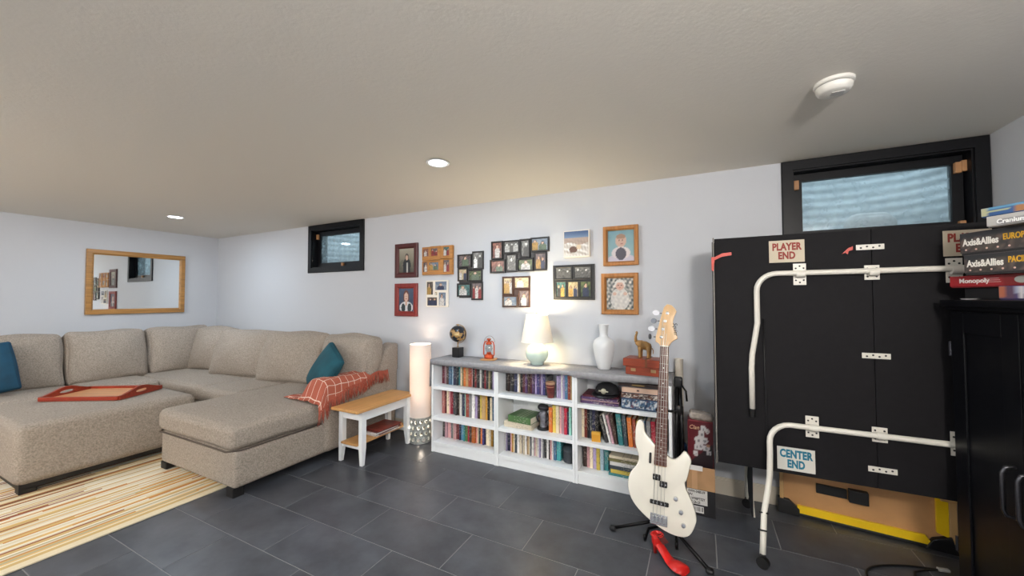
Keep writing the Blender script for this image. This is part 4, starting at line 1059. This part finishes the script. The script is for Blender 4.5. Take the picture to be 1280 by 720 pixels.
def bass():
    g = thing('bass_guitar', 'cream white four-string electric bass guitar on a black stand', 'guitar', (-.218, 2.125, .072), rx=-11.9, ry=1.6)
    # body outline across (u) and along (v) the string axis, metres
    body = [(-.119, .562), (-.096, .545), (-.086, .497), (-.055, .462), (-.02, .425), (.02, .40), (.044, .384), (.071, .380), (.098, .405), (.127, .432), (.158, .395), (.153, .352), (.134, .291), (.125, .270), (.131, .24), (.167, .168), (.180, .126), (.182, .086), (.152, .018), (.096, -.002), (.012, .014), (-.083, .067), (-.142, .128), (-.163, .200), (-.153, .261), (-.125, .306), (-.112, .353), (-.133, .424), (-.136, .475), (-.134, .526)]
    body = [(u * (.955 if u > 0 else 1) - (.005 if u > .11 and v > .3 else 0), .028 + v * .945) for u, v in body]
    cream = M('cream_lacquer', (228, 224, 212), .25, coat=.5)
    part('body', B().prism(spline(body, 4), -.021, .021, 'y', .007), cream, g, 40)
    maple = wood('maple', (214, 178, 134), 'z', .1, .35); rose = wood('rosewood', (84, 46, 38), 'z', .25, .5)
    part('neck', B().prism([(-.030, .34), (.030, .34), (.022, .975), (-.022, .975)], -.030, -.005, 'y', .004), maple, g)
    part('fretboard', B().prism([(-.031, .345), (.031, .345), (.0215, .972), (-.0215, .972)], -.0355, -.0302, 'y', .001), rose, g)
    b = B(); L = .88
    for k in range(1, 21):
        z = .972 - L * (1 - 2 ** (-k / 12)); hw = .0215 + (.972 - z) / .627 * .0095
        b.box(-hw, hw, -.0368, -.0356, z - .0012, z + .0012)
    part('frets', b, M('nickel', (150, 146, 138), .5, .7), g, kind='stuff')
    part('nut', B().box(-.0215, .0215, -.038, -.030, .972, .978), M('bone', (226, 220, 204), .4), g)
    for k in (3, 5, 7, 9, 12, 15, 17, 19):
        z = .972 - L * (1 - 2 ** (-(k - .5) / 12))
        part('inlay_dot', B().lathe([(.0032, 0), (.0032, .0006)], n=10), M('pearl', (220, 216, 210), .3), g).matrix_local = T(0, -.0356, z, rx=90)
    hd = [(172, 545), (160, 520), (122, 500), (128, 440), (160, 320), (195, 190), (228, 90), (262, 52), (310, 62), (345, 100), (363, 135), (335, 195), (318, 260), (330, 330), (356, 400), (362, 450), (325, 472), (290, 505), (268, 545)]
    pts = [((x - 220 - (545 - y) * .06) / 2045, .976 + (545 - y) / 2045) for x, y in hd]
    hs = part('headstock', B().prism(pts, -.024, -.008, 'y', .003), maple, g, 40)
    lettering('Squier', .03, (.0545, -.0246, 1.075), (.12, 0, -.993), (.993, 0, .12), M('logo_ink', (40, 30, 26), .5), hs, .01, .95, shear=.25)
    for k, (px, py) in enumerate(((262, 160), (235, 255), (208, 350), (188, 445))):
        u, v = (px - 220 - (545 - py) * .06) / 2045, .976 + (545 - py) / 2045
        part('tuning_post', B().lathe([(.0085, 0), (.0085, .003), (.005, .004), (.005, .016), (.0065, .018)], n=14), CHROME, g, 40).matrix_local = T(u, -.0235, v, rx=90)
        ku = u - .062
        part('tuning_key', B().tube([(u, -.016, v), (ku + .02, -.016, v)], .004, 8).add(disc(.019, .005), T(ku, -.016, v, rz=(10, -30, 8, 75)[k])), M('tuner_metal', (140, 142, 148), .45, .9), g, 60)
    pk = M('pickup_black', (18, 18, 20), .4)
    part('pickup', B().box(-.036, .002, -.030, -.02, .268, .298, .004), pk, g); part('pickup', B().box(-.002, .036, -.030, -.02, .240, .270, .004), pk, g)
    part('pickup', B().box(-.046, .046, -.030, -.02, .150, .172, .005), pk, g)
    part('thumb_rest', B().box(-.058, -.046, -.032, -.02, .345, .400, .004), pk, g)
    for x, z, yy in ((-.027, .283, 0), (-.010, .283, 0), (.010, .255, 0), (.027, .255, 0), (-.028, .161, 0), (-.010, .161, 0), (.010, .161, 0), (.028, .161, 0)):
        part('pole_piece', B().lathe([(.004, 0), (.004, .001)], n=8), CHROME, g).matrix_local = T(x, -.0302, z, rx=90)
    part('bridge_plate', B().box(-.042, .042, -.025, -.0205, .055, .108, .002), CHROME, g)
    for k in range(4):
        x = -.027 + .018 * k
        part('saddle', B().box(x - .007, x + .007, -.036, -.0255, .068, .1, .002), CHROME, g)
        b = B().tube([(x, -.037, .09), (-.0155 + .0103 * k, -.0395, .975), (-.0155 + .0103 * k + .004, -.036, 1.0 + .045 * (3 - k))], .0014 - .0002 * k, 5)
        part('string', b, M('steel_string', (170, 168, 164), .3, 1), g)
    for u, v in ((.078, .2), (.104, .143), (.117, .085)):
        part('control_knob', B().lathe([(.0115, 0), (.0115, .009), (.0095, .014), (.001, .0145)], n=18), CHROME, g, 40).matrix_local = T(u, -.0208, v, rx=90)


bass()


def stand():
    t = thing('guitar_stand', 'black tubular tripod stand holding the bass guitar', 'guitar stand', (-.2, 2.24, 0))
    def P(n, b, m=BLACKM): return part(n, b, m, t, 180, world=True)
    hub = (-.195, 2.235, .105)
    for ft in ((-.465, 2.19, .013), (.015, 2.05, .013), (-.33, 2.46, .013)):
        o = P('leg', B().tube([hub, ft], .0095))
        part('rubber_foot', B().soft((.036, .036, .024), .011, (2, 2, 2), m=T(ft[0], ft[1], .0125)).mesh('rubber_foot', 180, -Vector((-.2, 2.24, 0))), BLACKP, o)
    P('hub', B().tube([(-.195, 2.235, .06), (-.195, 2.235, .15)], .017))
    P('upright', B().tube([hub, (-.192, 2.30, .5), (-.188, 2.345, .66)], .009))
    P('neck_yoke', B().tube([(-.235, 2.29, .672), (-.235, 2.33, .662), (-.188, 2.345, .66), (-.142, 2.33, .662), (-.142, 2.29, .672)], .0075))
    for s in (-1, 1): P('body_cradle', B().tube([(-.195, 2.235, .075), (-.205 + s * .07, 2.19, .058), (-.205 + s * .075, 2.085, .056), (-.205 + s * .075, 2.078, .085)], .0075))


stand()


def shoe():
    t = thing('red_shoe', 'bright red high-heeled shoe lying below the bass guitar', 'shoe', (-.168, 2.045, 0), -38)
    rm = M('red_leather', (196, 30, 26), .35)
    secs = []; n = 14
    for k in range(n + 1):
        f = k / n; x = -.095 + .215 * f; base = .062 * max(0, 1 - f / .66) ** 1.4 + .004
        w = .021 + .006 * f if f < .45 else .0237 + .017 * min(1, (f - .45) / .3); w = w if f < .9 else .040 * (1 - (f - .9) / .1 * .35)
        hgt = .05 - .05 * f if f < .3 else (.035 - .02 * math.sin((f - .3) / .35 * math.pi) if f < .65 else .037)
        top = base + hgt * (1 if f < .95 else .65)
        secs.append((x, base, w, top))
    t2 = bmesh.new(); rows = []
    for x, b0, w, tp in secs:
        h = tp - b0; rows.append([t2.verts.new((x, w * math.cos(a) * (1 if math.sin(a) < .2 else .85), b0 + h * .5 + h * .5 * math.sin(a))) for a in [2 * math.pi * q / 16 for q in range(16)]])
    for a, c in zip(rows, rows[1:]):
        for q in range(16): t2.faces.new((a[q], a[(q + 1) % 16], c[(q + 1) % 16], c[q]))
    t2.faces.new(rows[0][::-1]); t2.faces.new(rows[-1]); bmesh.ops.recalc_face_normals(t2, faces=t2.faces)
    part('upper', B().add(t2), rm, t, 60)
    part('heel', B().tube([(-.088, 0, .075), (-.092, 0, .04), (-.094, 0, .0005)], [.018, .011, .008], 10), rm, t, 180)
    part('heel_counter', B().lathe([(.026, .07), (.028, .10), (.026, .125), (.023, .125), (.025, .10), (.023, .07)], (-.078, 0, 0), 20, False), rm, t, 180)
    part('ankle_strap', B().tube([(-.078 + .03 * math.cos(a), .027 * math.sin(a), .118) for a in [2 * math.pi * k / 20 for k in range(20)]], .005, 8, True, flat=.4), rm, t, 180)
    part('insole', B().box(-.07, -.012, -.017, .017, .0, .004, .001), M('insole', (84, 16, 16), .6), t).matrix_local = T(0, 0, .098, ry=24) @ T(.0, 0, -.004)


shoe()
for o in COL.objects:
    if o.name == 'red_shoe': o.scale = (.86, 1.1, .84)


def behind_bass():
    part('mailing_tube', B().lathe([(.027, 0), (.027, .882), (.024, .882), (.024, .01)], n=24), M('tube_card', (206, 198, 186), .7), smooth=40, label='tall cream cardboard mailing tube standing against the wall', cat='tube').location = (-.147, 2.872, .001)
    t = thing('folded_tripod', 'folded black tripod standing behind the bass neck', 'tripod', (-.141, 2.655, 0))
    for k, (x, y) in enumerate(((-.012, -.014), (.016, -.008), (.0, .016))):
        o = part('leg', B().tube([(x * 1.5, y * 1.5, .012), (x * 1.2, y * 1.2, .4), (x * .6, y * .6, .74)], [.008, .011, .012], 8), BLACKM, t, 180)
        part('rubber_foot', B().lathe([(.011, .001), (.012, .02), (.009, .026)], (x * 1.5, y * 1.5, 0), 10), BLACKP, o, 40)
    part('collar', B().lathe([(.022, .56), (.027, .57), (.027, .61), (.022, .62)], n=14), BLACKP, t, 40)
    part('head', B().soft((.05, .045, .07), .014, (3, 3, 3), m=T(0, 0, .765)), BLACKP, t, 180)
    part('crank', B().tube([(.02, -.02, .75), (.045, -.04, .72), (.05, -.045, .66)], .006, 8), BLACKM, t, 180)
    t = thing('paper_bag', 'white and blue paper bag beside the red toy box', 'bag', (-.140, 2.79, 0))
    bw = M('bag_white', (206, 212, 222), .6)
    part('body', B().soft((.066, .06, .34), .018, (4, 3, 6), (.004, .006, .0), T(0, 0, .1705), .004), bw, t, 60)
    part('blue_band', B().soft((.069, .063, .08), .018, (4, 3, 3), (.003, .004, 0), T(0, 0, .30), .003), M('bag_blue', (60, 104, 160), .5), t, 60)
    # open shipping box
    t = thing('shipping_box', 'open black shipping box with cardboard flap and address label', 'box', (-.105, 2.70, 0))
    bk = M('box_black', (24, 24, 28), .6, var=.2, vs=20); cb = M('cardboard', (176, 138, 100), .8, var=.1, vs=12); y0, y1, x0, x1 = -.14, .16, .006, .160
    part('front_wall', B().box(x0, x1, y0, y0 + .004, .001, .288), bk, t); part('rear_wall', B().box(x0, x1, y1 - .004, y1, .001, .288), bk, t)
    for xx in (x0, x1 - .004): part('side_wall', B().box(xx, xx + .004, y0 + .004, y1 - .004, .001, .288), bk, t)
    part('bottom', B().box(x0 + .004, x1 - .004, y0 + .004, y1 - .004, .001, .006), cb, t)
    part('front_flap', B().box(x0 + .002, x1 - .001, y0 - .006, y0 - .001, .157, .290), cb, t)
    part('tape_strip', B().box(x0 + .03, x0 + .06, y0 - .0068, y0 - .006, .157, .290), M('packing_tape', (190, 150, 112), .3), t)
    part('rim_paper', B().box(.02, .095, y0 - .0085, y0 - .0066, .268, .297), M('paper_white', (224, 222, 220), .7), t)
    lb = part('address_label', B().box(.008, .118, y0 - .0016, y0 - .0001, .066, .152), M('paper_white', (224, 222, 220), .7), t); ink = M('print_ink', (40, 38, 40), .7)
    for k, s in enumerate(('GWH-3480-FF', 'BPV.', 'VL:W98PTS2Y', '10C-26-25')): lettering(s, .021, (.013, y0 - .0022, .140 - k * .021), X_, Z_, ink, lb, .02, .72, align='LEFT')
    bl = part('barcode_label', B().box(.012, .098, y0 - .0016, y0 - .0001, .018, .056), M('paper_white', (224, 222, 220), .7), t); rd = random.Random(5); x = .018; b = B()
    while x < .09:
        w = rd.choice([.0015, .003, .0045]); b.box(x, x + w, y0 - .0022, y0 - .0017, .026, .052); x += w + rd.choice([.002, .003, .004])
    part('barcode', b, ink, bl, kind='stuff')
    # red toy box standing in it
    t = thing('toy_box', 'red toy box with a printed white robot standing in shipping box', 'box', (-.020, 2.66, .0065), 0)
    part('carton', B().box(-.069, .069, -.065, .065, 0, .545, .002), M('toy_red', (104, 14, 28), .45), t)
    blobs = [(.62, .90, .14, .07), (.80, .86, .1, .06), (.55, .80, .16, .09), (.42, .70, .2, .08), (.66, .70, .2, .07), (.5, .60, .15, .08), (.34, .58, .14, .07), (.72, .58, .2, .06), (.84, .5, .12, .05), (.3, .47, .12, .06)]
    def f(u, v):
        c = (104, 14, 28) if v > .3 + .35 * u else (36, 24, 30)
        for a, b_, ra, rb in blobs:
            if ell(u, v, a, b_, ra * .8, rb * .8): c = (206, 202, 204)
            if ell(u, v, a + .02, b_ - .01, ra * .25, rb * .3): c = (120, 116, 124)
        if ell(u, v, .8, .62, .07, .03): c = (190, 130, 100)
        return c
    part('front_print', print_mesh('front_print', .132, .36, f, (0, -.0658, .36), X_, Z_), None, t)
    lettering('Clan', .034, (-.034, -.0668, .505), X_, Z_, M('toy_gold', (222, 190, 150), .5), t, .0, .9, shear=.3)
    part('plastic_wrap', B().soft((.13, .11, .035), .015, (6, 5, 2), (.004, .004, .008), T(0, 0, .562), .008, 6), M('wrap_grey', (150, 140, 132), .25, var=.4, vs=30), t, 180)


behind_bass()

# ------------------------------------------------------------------ folded table-tennis table
def tennis_table():
    t = thing('table_tennis_table', 'folded black table tennis table on white tube legs against the wall', 'table', (.72, 2.41, 0))
    def P(n, b, m, s=0, par=None, **k):
        o = part(n, b.mesh(n, s, Vector((-.72, -2.41, 0))), m, par or t, **k); return o
    tb = M('table_black', (22, 21, 24), .7, var=.12, vs=40, spec=.2); wt = M('white_tube', (226, 222, 212), .35); steel = M('edge_steel', (70, 70, 74), .4, .6); dk = M('hole_dark', (30, 28, 28), .6)
    for n, (y0, y1, xm) in enumerate(((2.400, 2.418, .735), (2.58, 2.598, .735))):
        P('half_panel', B().box(.068, xm - .0008, y0, y1, .398, 1.632, .002), tb); P('half_panel', B().box(xm + .0008, 1.362, y0, y1, .398, 1.632, .002), tb)
        P('edge_rail', B().box(.060, .0665, y0 - .006, y1 + .004, .392, 1.638, .001), steel if n else M('edge_pale', (120, 116, 110), .5))
    r = .0135
    def arc(c, a0, a1, rad, y, n=8): return [(c[0] + rad * math.cos(R(a0 + (a1 - a0) * k / n)), y, c[1] + rad * math.sin(R(a0 + (a1 - a0) * k / n))) for k in range(n + 1)]
    up = [(.232, 2.378, .715), (.232, 2.378, .93), (.236, 2.378, 1.0), (.25, 2.378, 1.09), (.262, 2.378, 1.17)] + arc((.352, 1.338), 180, 90, .09, 2.378) + [(.6, 2.378, 1.428), (.9, 2.378, 1.430), (1.10, 2.378, 1.43)] + arc((1.16, 1.34), 90, 0, .09, 2.378) + [(1.25, 2.378, 1.1), (1.25, 2.378, .72)]
    P('upper_leg', B().tube(up, r, 12), wt, 180)
    P('leg_cap', B().lathe([(.0145, .675), (.0145, .716)], (.232, 2.378, 0), 14), BLACKP, 40)
    dz = .652
    low = [(.246, 2.215, .058), (.252, 2.235, .13), (.262, 2.275, .233), (.285, 2.315, .33), (.297, 2.335, .40), (.302, 2.352, .50)] + [(.392 + .09 * math.cos(R(a)), 2.352 + .026 * (180 - a) / 90, .562 + .09 * math.sin(R(a))) for a in (180, 165, 150, 135, 120, 105, 90)] + [(.6, 2.378, .652), (.9, 2.378, .652), (1.10, 2.378, .652)] + arc((1.16, .562), 90, 0, .09, 2.378) + [(1.25, 2.378, .3), (1.25, 2.378, .06)]
    P('lower_leg', B().tube(low, r, 12), wt, 180)
    for z in (.235, .165): P('leg_bolt', B().tube([(.262 - (.25 - z) * .16 - .02, 2.27 - (.24 - z) * .5, z), (.262 - (.25 - z) * .16 + .02, 2.27 - (.24 - z) * .5, z)], .004, 8), BLACKM, 60)
    def caster(x, y):
        P('caster_fork', B().box(x - .012, x + .012, y - .012, y + .012, .04, .065, .003), BLACKP)
        P('caster_wheel', B().tube([(x - .005, y - .020, .0275), (x + .005, y + .002, .0275)], .027, 16), BLACKP, 40)
    caster(.246, 2.213); caster(1.25, 2.372); caster(.235, 2.80)
    P('rear_leg', B().tube([(.235, 2.80, .05), (.235, 2.79, .2), (.235, 2.70, .36), (.235, 2.62, .5)], r, 10), wt, 180)
    def bracket(x, z, w, h, n):
        o = P('bracket', B().box(x - w / 2, x + w / 2, 2.3955, 2.3995, z - h / 2, z + h / 2, .001), wt)
        P('clamp', B().tube([(x - .018, 2.378, z), (x + .018, 2.378, z)], .0175, 12), wt, 40, o)
        b = B()
        for k in range(n):
            a = [(-.3, .28), (.3, .28), (-.3, -.28), (.3, -.28), (0, .38), (0, -.38)][k]; b.tube([(x + a[0] * w, 2.3952, z + a[1] * h), (x + a[0] * w, 2.3958, z + a[1] * h)], .0045, 8)
        P('screw_holes', b, dk, 0, o, kind='stuff')
    for x in (.452, 1.012): bracket(x, 1.422, .054, .110, 6)
    bracket(.733, 1.422, .056, .07, 4)
    for x in (.488, 1.008): bracket(x, .652, .054, .106, 6)
    bracket(.744, .652, .056, .07, 4)
    for z, x in ((1.545, .729), (1.023, .740), (.487, .751)):
        o = P('joining_plate', B().box(x - .052, x + .052, 2.3965, 2.3998, z - .013, z + .013, .001), wt); b = B()
        for k in range(4): b.tube([(x - .034 + .0227 * k, 2.3962, z + (.003 if k % 2 else -.003)), (x - .034 + .0227 * k, 2.3967, z + (.003 if k % 2 else -.003))], .0045, 8)
        P('screw_holes', b, dk, 0, o, kind='stuff')
    sg = M('sign_cream', (200, 188, 166), .6); sgw = M('sign_white', (214, 212, 204), .6); rdk = M('sign_red', (142, 44, 34), .6); tl = M('sign_teal', (10, 112, 140), .6)
    for x in (.399, 1.056):
        s = P('player_end_sign', B().box(x - .076, x + .076, 2.3975, 2.3996, 1.486, 1.601), sg, label='cream sign lettered PLAYER END in dark red')
        for z, w in ((1.566, 'PLAYER'), (1.520, 'END')): lettering(w, .051, (x - .72, 2.397 - 2.41, z), X_, Z_, rdk, s, .044, .70)
    s = P('center_end_sign', B().box(.339, .497, 2.3975, 2.3996, .417, .533), sgw, label='white sign lettered CENTER END in teal')
    for z, w in ((.499, 'CENTER'), (.449, 'END')): lettering(w, .054, (.418 - .72, 2.397 - 2.41, z), X_, Z_, tl, s, .046, .66)
    rd = M('red_plastic', (196, 54, 36), .4)
    P('red_clip', B().prism([(.622, 1.516), (.648, 1.545), (.664, 1.552), (.664, 1.534), (.648, 1.530), (.644, 1.514), (.636, 1.522)], 2.392, 2.3998, 'y'), rd)
    P('red_strap', B().prism([(.150, 1.536), (.150, 1.552), (.105, 1.548), (.066, 1.528), (.052, 1.53), (.052, 1.456), (.062, 1.45), (.068, 1.512), (.105, 1.53)], 2.388, 2.3938, 'y'), rd)
    P('white_stud', B().lathe([(.006, 0), (.004, .003)], n=10), wt).matrix_local = T(.133 - .72, 2.3995 - 2.41, .545, rx=90)
    P('dark_line', B().tube([(.291, 2.394, 1.19), (.292, 2.392, .9), (.296, 2.394, .54), (.30, 2.394, .40)], .004, 6), BLACKP, 180)  # thin dark line running down the front panel
    # net hanging in the gap behind, with its pale rail
    net = M('net_black', (30, 30, 34), .9)
    o = P('net', B().prism([(2.50, .40), (2.80, .40), (2.80, .24), (2.74, .12), (2.56, .06), (2.50, .09)], .236, .2385, 'x'), net)
    P('net_rail', B().tube([(.243, 2.50, .09), (.243, 2.62, .22), (.243, 2.76, .40)], .0045, 8), wt, 180, o)


tennis_table()


def game_board():
    t = thing('game_board', 'brown hardboard game board with yellow rails standing behind black table', 'game board', (.41, 2.838, .001), -6.5)
    br = M('hardboard', (196, 148, 98), .55, var=.1, vs=6); ye = M('rail_yellow', (250, 208, 24), .45); L, H = .735, .60
    part('panel', B().box(.02, L - .02, .006, .014, .03, H - .03), br, t)
    part('bottom_rail', B().prism([(.085, .018), (L - .085, .018), (L - .115, .062), (.085, .062)], -.012, .006, 'y', .002), ye, t)
    part('bottom_frame', B().box(.02, L - .02, -.010, .02, .0, .017, .003), BLACKP, t)
    part('side_rail', B().prism([(L - .075, .09), (L - .03, .075), (L - .03, H - .10), (L - .075, H - .12)], -.012, .006, 'y', .002), ye, t)
    part('side_frame', B().box(L - .029, L, -.012, .02, .05, H, .003), M('rail_wood', (206, 166, 112), .5), t)
    part('side_frame', B().box(0, .019, -.012, .02, .05, H, .003), M('rail_wood', (206, 166, 112), .5), t)
    part('top_frame', B().box(.02, L - .03, -.012, .02, H - .03, H, .003), M('rail_wood', (206, 166, 112), .5), t)
    for x0, x1 in ((-.012, .095), (L - .12, L + .008)):
        part('corner_guard', B().prism([(x0, .0), (x1, .0), (x1 - .02 * (x0 > .3) , .04), (x1 - .03, .085) if x0 > .3 else (x1 - .05, .085), (x0 + (.03 if x0 > .3 else 0), .085 if x0 < .3 else .055)], -.02, .024, 'y', .004), BLACKP, t)
    part('black_handle', B().box(.175, .312, -.012, .006, .160, .212, .003), BLACKP, t); part('black_pocket', B().box(.318, .402, -.03, .006, .152, .222, .004), BLACKP, t)
    part('peg_rail', B().tube([(L - .06, -.02, .272), (L + .05, -.02, .268)], .012, 10), M('rail_wood', (206, 166, 112), .5), t, 40)


game_board()

# ------------------------------------------------------------------ cabinet with board games
def cabinet():
    t = thing('black_cabinet', 'black two-door wooden cabinet carrying a stack of board games', 'cabinet', (1.16, 1.92, 0))
    def P(n, b, m=BLACKW, s=0, par=None): return part(n, b.mesh(n, s, Vector((-1.16, -1.92, 0))), m, par or t)
    X0, X1, Y0, Y1 = .960, 1.362, 1.515, 2.325
    P('carcass', B().box(X0 + .018, X1, Y0, Y1, .08, 1.255, .003)); P('plinth', B().box(X0 + .03, X1 - .01, Y0 + .01, Y1 - .01, .0005, .08))
    P('top_panel', B().box(X0 - .022, X1 + .008, Y0 - .015, Y1 + .015, 1.262, 1.290, .004)); P('cornice', B().box(X0 - .008, X1, Y0 - .005, Y1 + .005, 1.250, 1.262, .002))
    for y0, y1, hy in ((Y0 + .012, 1.917, 1.885), (1.923, Y1 - .012, 1.958)):
        d = P('door', B().box(X0 + .008, X0 + .018, y0, y1, .095, 1.24, .001))
        s = .085
        for n, (a0, a1, b0, b1) in (('stile', (y0, y0 + s, .095, 1.24)), ('stile', (y1 - s, y1, .095, 1.24)), ('rail', (y0 + s, y1 - s, .095, .095 + s)), ('rail', (y0 + s, y1 - s, 1.24 - s, 1.24))):
            P(n, B().box(X0, X0 + .008, a0, a1, b0, b1, .002), par=d)
        P('handle', B().tube([(X0 - .001, hy, .715), (X0 - .026, hy, .71), (X0 - .034, hy, .69), (X0 - .034, hy, .565), (X0 - .026, hy, .545), (X0 - .001, hy, .54)], .0065, 10), M('pewter', (74, 74, 80), .3, .8), 180, d)
        P('handle_plate', B().lathe([(.014, 0), (.014, .004), (.006, .008)], n=14), M('pewter', (74, 74, 80), .3, .8), 40, d).matrix_local = T(X0 - 1.16, hy - 1.92, .724, ry=-90)
    for z in (.25, 1.08): P('hinge', B().tube([(X0 + .002, Y1 + .001, z - .03), (X0 + .002, Y1 + .001, z + .03)], .006, 8), M('pewter', (74, 74, 80), .3, .8))


cabinet()


def stack_game(name, lab, y, z, h, ln, dp, c, rz=25, x=.948, band=None, texts=(), frieze=None, dots=None):
    """Boxed game lying flat; local +x runs along the lettered side from its far end, local -y faces the room."""
    t = thing(name, lab, 'board game', (x, y, z), rz - 90, group='board games on the black cabinet')
    part('tray', B().box(.003, ln - .003, .003, dp - .003, 0, h * .5), M('gt_' + lab[:16], [q * .6 for q in c], .6), t)
    l = part('lid', B().box(0, ln, 0, dp, h * .1, h, .0015), M('gl_' + lab[:16], c, .4, var=.12, vs=9), t)
    if frieze: part('side_print', print_mesh('side_print', ln * .99, h * .84, frieze, (ln / 2, -.0007, h * .55), X_, Z_, .012), None, t)
    for s, size, px, pz, col, bold, xs in texts: lettering(s, size, (px, -.0016, pz), X_, Z_, M('gtxt_%d_%d_%d' % col, col, .5), t, bold, xs, align='LEFT')
    return t


def games():
    def fr(f): return f
    stack_game('board_game', 'plain black game box on the cabinet under the red box', 2.265, 1.2905, .0505, .16, .085, (14, 12, 16), x=.985)  # black filler block in the gap below the red box
    stack_game('board_game', 'purple and orange game box lettered KI lying on cabinet', 1.985, 1.2905, .050, .33, .22, (64, 52, 112), texts=(('K', .036, .072, .026, (24, 20, 30), .03, 1), ('I', .036, .10, .026, (24, 20, 30), .03, 1)),
               frieze=lambda u, v: (190, 96, 60) if u < .06 and v > .15 else ((90, 60, 90) if u < .14 else ((206, 200, 204) if .15 < u < .21 else ((150, 160, 190) if v > .35 else (64, 52, 112)))))
    t = stack_game('board_game', 'red game box lettered Monopoly in white on the stack', 2.28, 1.3415, .047, .42, .20, (178, 28, 36), texts=(('Monopoly', .026, .036, .026, (232, 226, 222), .02, .95),),
                   frieze=lambda u, v: (186, 30, 38) if u < .42 else ((214, 110, 70) if u < .44 else (150, 24, 30)))
    for k in range(3): part('white_line', B().box(.118 - .006 * k, .168 + .003 * k, -.0017, -.0009, .033 - .007 * k, .0342 - .007 * k), M('line_white', (232, 216, 212), .5), t)
    part('emblem', B().lathe([(.022, 0), (.02, .001), (.001, .0012)], n=24, sy=.62), M('emblem_silver', (170, 172, 166), .4, .3), t).matrix_local = T(.235, -.0012, .026, rx=90)
    def war(seed):
        a = art([(66, 60, 58), (92, 84, 76), (74, 66, 64), (110, 92, 84), (58, 56, 60)], seed)
        return lambda u, v: (204, 160, 40) if (.33 < u < .86 and .60 < v < .66) else ((a(u, v)) if v < .82 else (52, 54, 60))
    for lab, y, z, h, w2, sd in (('grey game box lettered Axis and Allies Pacific 1940', 2.178, 1.389, .080, 'PACIFIC 1940', 3), ('grey game box lettered Axis and Allies Europe 1940', 2.20, 1.4695, .090, 'EUROPE 1940', 8)):
        t = stack_game('board_game', lab, y, z, h, .46, .21, (72, 70, 72), texts=(('Axis&Allies', .037, .012, h * .55, (236, 232, 224), .03, .66), (w2, .031, .140, h * .62, (216, 166, 44), .025, .62)), frieze=war(sd))
        for k in range(5): part('printed_dot', B().lathe([(.0035, 0), (.0035, .0006)], n=10), M('dot_pink', (226, 190, 176), .5), t).matrix_local = T(.022 + .034 * k, -.0012, h * .24, rx=90)
    stack_game('board_game', 'white game box under the blue one on the stack', 2.05, 1.560, .040, .40, .21, (206, 204, 200), x=.955, rz=28, texts=(('Cranium', .022, .030, .016, (250, 250, 250), .03, 1),),
               frieze=lambda u, v: (206, 204, 200) if v > .5 or u < .08 else (150, 148, 150))
    stack_game('board_game', 'bright blue game box on top of the stack', 2.075, 1.6005, .035, .36, .2, (30, 96, 168), x=.953, rz=29, 
               frieze=lambda u, v: (200, 200, 150) if u < .035 else ((200, 130, 70) if .26 < u < .36 and v < .7 else ((92, 168, 216) if v > .7 else ((214, 220, 150) if .42 < v < .55 and u < .24 else (30, 90, 170)))))
    part('small_saucer', B().lathe([(.012, 0), (.024, .002), (.028, .006), (.025, .006), (.001, .003)], n=20), M('saucer_white', (216, 214, 210), .3), smooth=60, label='tiny white saucer on the cabinet edge', cat='saucer').location = (.955, 2.16, 1.2905)


games()


def cords():
    cm = M('cord_black', (14, 14, 16), .5)
    t = thing('power_cord', 'black power cord curling on the floor beside the cabinet', 'cord', (.85, 2.46, 0))
    a = spline([(.66, 2.30), (.685, 2.40), (.75, 2.466), (.86, 2.52), (.95, 2.545), (1.03, 2.555), (1.05, 2.565), (.96, 2.556), (.86, 2.531), (.74, 2.475), (.675, 2.41), (.65, 2.31)], 6)
    part('wire', B().tube([(x, y, .0055) for x, y in a[:30]], .005, 8), cm, t, 180, world=True)
    part('wire', B().tube([(.86, 2.33, .0055), (.862, 2.42, .0055), (.88, 2.48, .0055), (.93, 2.52, .0055), (.985, 2.535, .0155)], .005, 8), cm, t, 180, world=True)
    part('plug', B().soft((.045, .02, .014), .005, (3, 2, 2), m=T(1.0, 2.538, .0175, rz=10)), M('plug_grey', (170, 170, 168), .4), t, 60, world=True)


cords()


def fill_uplight(loc, lab, power):  # added lamp out of view that throws extra light on the ceiling
    t = thing('added_uplight', lab, 'lamp', loc)
    part('base', B().lathe([(.13, .0005), (.13, .02), (.02, .035)], n=28), BLACKM, t, 40)
    part('pole', B().lathe([(.012, .03), (.012, 1.68)], n=14), BLACKM, t, 40)
    part('bowl', B().lathe([(.02, 1.66), (.09, 1.69), (.15, 1.76), (.147, 1.762), (.088, 1.695), (.02, 1.67)], n=32, cap=False), BLACKM, t, 40)
    part('bulb', B().lathe([(.015, 1.69), (.025, 1.72), (.015, 1.75), (.001, 1.755)], n=14), emis('fill_bulb', (255, 230, 200), 8), t, 60)
    l = bpy.data.lights.new('bulb_light', 'POINT'); l.energy = power; l.color = (1, .95, .89); l.shadow_soft_size = .13
    q = bpy.data.objects.new('bulb_light', l); COL.objects.link(q); q.parent = t; q.location = (0, 0, 1.80)


fill_uplight((-3.6, -1.6, 0), 'added unseen uplight on the rug side of the room', FILL_W)
fill_uplight((.78, -.6, 0), 'added unseen uplight on the cabinet side of the room', FILL_W * 1.3)
